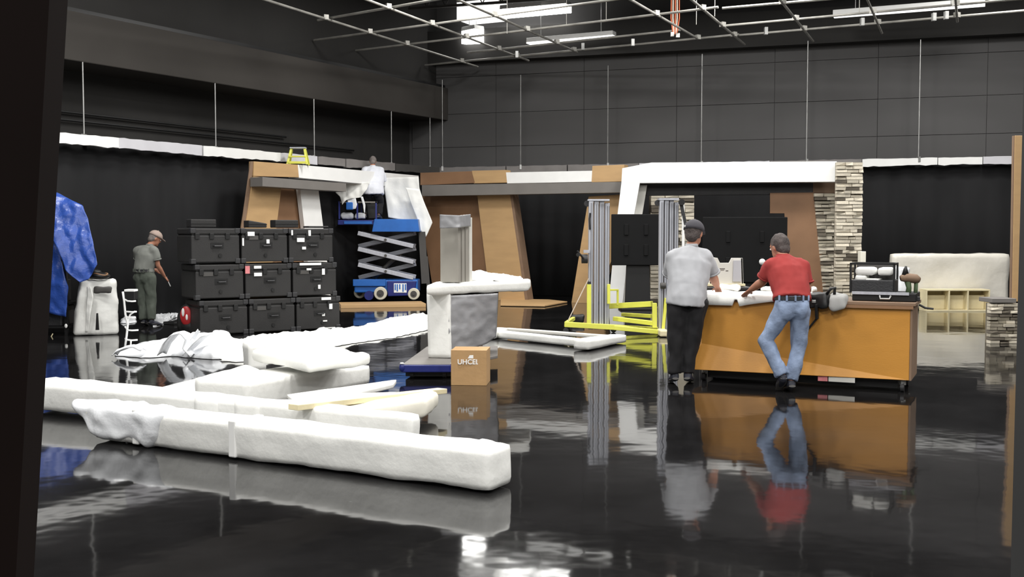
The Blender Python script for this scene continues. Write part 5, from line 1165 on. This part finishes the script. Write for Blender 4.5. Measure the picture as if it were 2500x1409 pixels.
# man in the red polo
bs = G(1925, 956)
J = dict(pelvis=(.02, -.02, .90), waist=(.025, .04, 1.03), chest=(.01, .16, 1.25), neck=(-.01, .26, 1.40), head=(-.03, .33, 1.50), belt=(.02, -.0, .975), hem=(.02, .0, .955),
         shL=(-.165, .17, 1.32), shR=(.175, .17, 1.32), elL=(-.215, .28, 1.14), wrL=(-.31, .46, 1.035), hdL=(-.345, .54, KTZ - .0), thL=(1, .3, 0), elR=(.225, .16, 1.07), wrR=(.27, .38, 1.00), hdR=(.27, .46, KTZ + .0), thR=(-1, .2, 0),
         hpL=(-.07, -.02, .85), hpR=(.11, -.02, .85), knL=(-.235, .04, .53), knR=(.10, -.0, .47), anL=(-.085, -.08, .16), anR=(.01, -.05, .10), toL=(-.09, .02, .05), toR=(.01, .11, .035), leg=(1.0, 1, 1))
person('man in a red polo shirt and blue jeans leaning on the counter', bs, 0, J=J, shirt='red', pants='jeans', hairc='hair', headyaw=.45, headpitch=-.35, belt='blk', wide=1.10, sleeve=.75, polo=True, hs=1.15, arm=1.12, slr=1.0, ank=1.05)
# far man at the left
bs = G(360, 797)
J = dict(pelvis=(-.04, 0, .90), waist=(-.05, .0, 1.03), chest=(-.02, .03, 1.27), neck=(.03, .07, 1.43), head=(.10, .13, 1.56), belt=(-.05, 0, .99), hem=(-.05, -.0, .96),
         shL=(-.22, .05, 1.36), shR=(.17, .0, 1.36), elL=(-.25, .16, 1.12), wrL=(-.05, .32, 1.0), hdL=(.03, .36, .96), thL=(0, .3, 1), elR=(.20, .05, 1.08), wrR=(.22, .22, .88), hdR=(.24, .28, .82), thR=(-.3, .6, .4),
         hpL=(-.13, 0, .88), hpR=(.05, 0, .88), knL=(-.10, .03, .48), knR=(.07, .02, .48), anL=(-.06, -.02, .10), anR=(.10, -.03, .10), toL=(-.10, .12, .035), toR=(.20, .10, .035), leg=(1.12, 1, 1))
r3, T3, j3, h3 = person('man in a grey shirt, olive trousers and faded cap standing at the far left', bs, -.25, J=J, shirt='tshirt2', pants='opants', top='capl', hairc='hairg', headyaw=-.7, headpitch=-.5, belt='blk', wide=1.1, vox=.012, cvox=.016, hs=1.1)
td = T3 @ j3['hdR']; tv = Vector((td.x, td.y, td.z))
tr_ = thing('hand_tool', 'dark slim tool held in the far left man\'s right hand', 'tool', tv)
mk('tool_handle', MB().tube([tv + Vector((-.02, 0, .06)), tv + Vector((.01, .0, -.03))], .016, 8), M['blk2'], tr_); mk('tool_tip', MB().tube([tv + Vector((.01, 0, -.03)), tv + Vector((.05, .0, -.12))], .01, 8), M['steel'], tr_)
# man on the lift
bs = Vector((P(913, 535, SY + .42).x, SY + .42, zdk))
J = dict(pelvis=(-.02, -.02, .68), waist=(-.02, .06, .84), chest=(-.04, .16, 1.10), neck=(-.05, .22, 1.27), head=(-.05, .27, 1.40), belt=(-.02, 0, .80), hem=(-.02, -.03, .60),
         shL=(-.25, .17, 1.20), shR=(.17, .17, 1.20), elL=(-.32, .25, .95), wrL=(-.20, .40, .95), hdL=(-.14, .45, .95), thL=(0, .2, 1), elR=(.24, .22, .95), wrR=(.10, .42, .98), hdR=(.04, .46, .98), thR=(0, .2, 1),
         hpL=(-.13, -.02, .65), hpR=(.08, -.02, .65), knL=(-.20, .14, .38), knR=(.14, .14, .38), anL=(-.20, -.04, .09), anR=(.12, -.04, .09), toL=(-.22, .10, .035), toR=(.15, .10, .035), leg=(1.1, 1, 1))
person('man in a loose white shirt working on the raised blue lift', bs, 0, J=J, shirt='wshirt', pants='bpants', hairc='hairg', headyaw=.1, headpitch=-.3, wide=1.45, vox=.012, cvox=.016, sleeve=1.5)
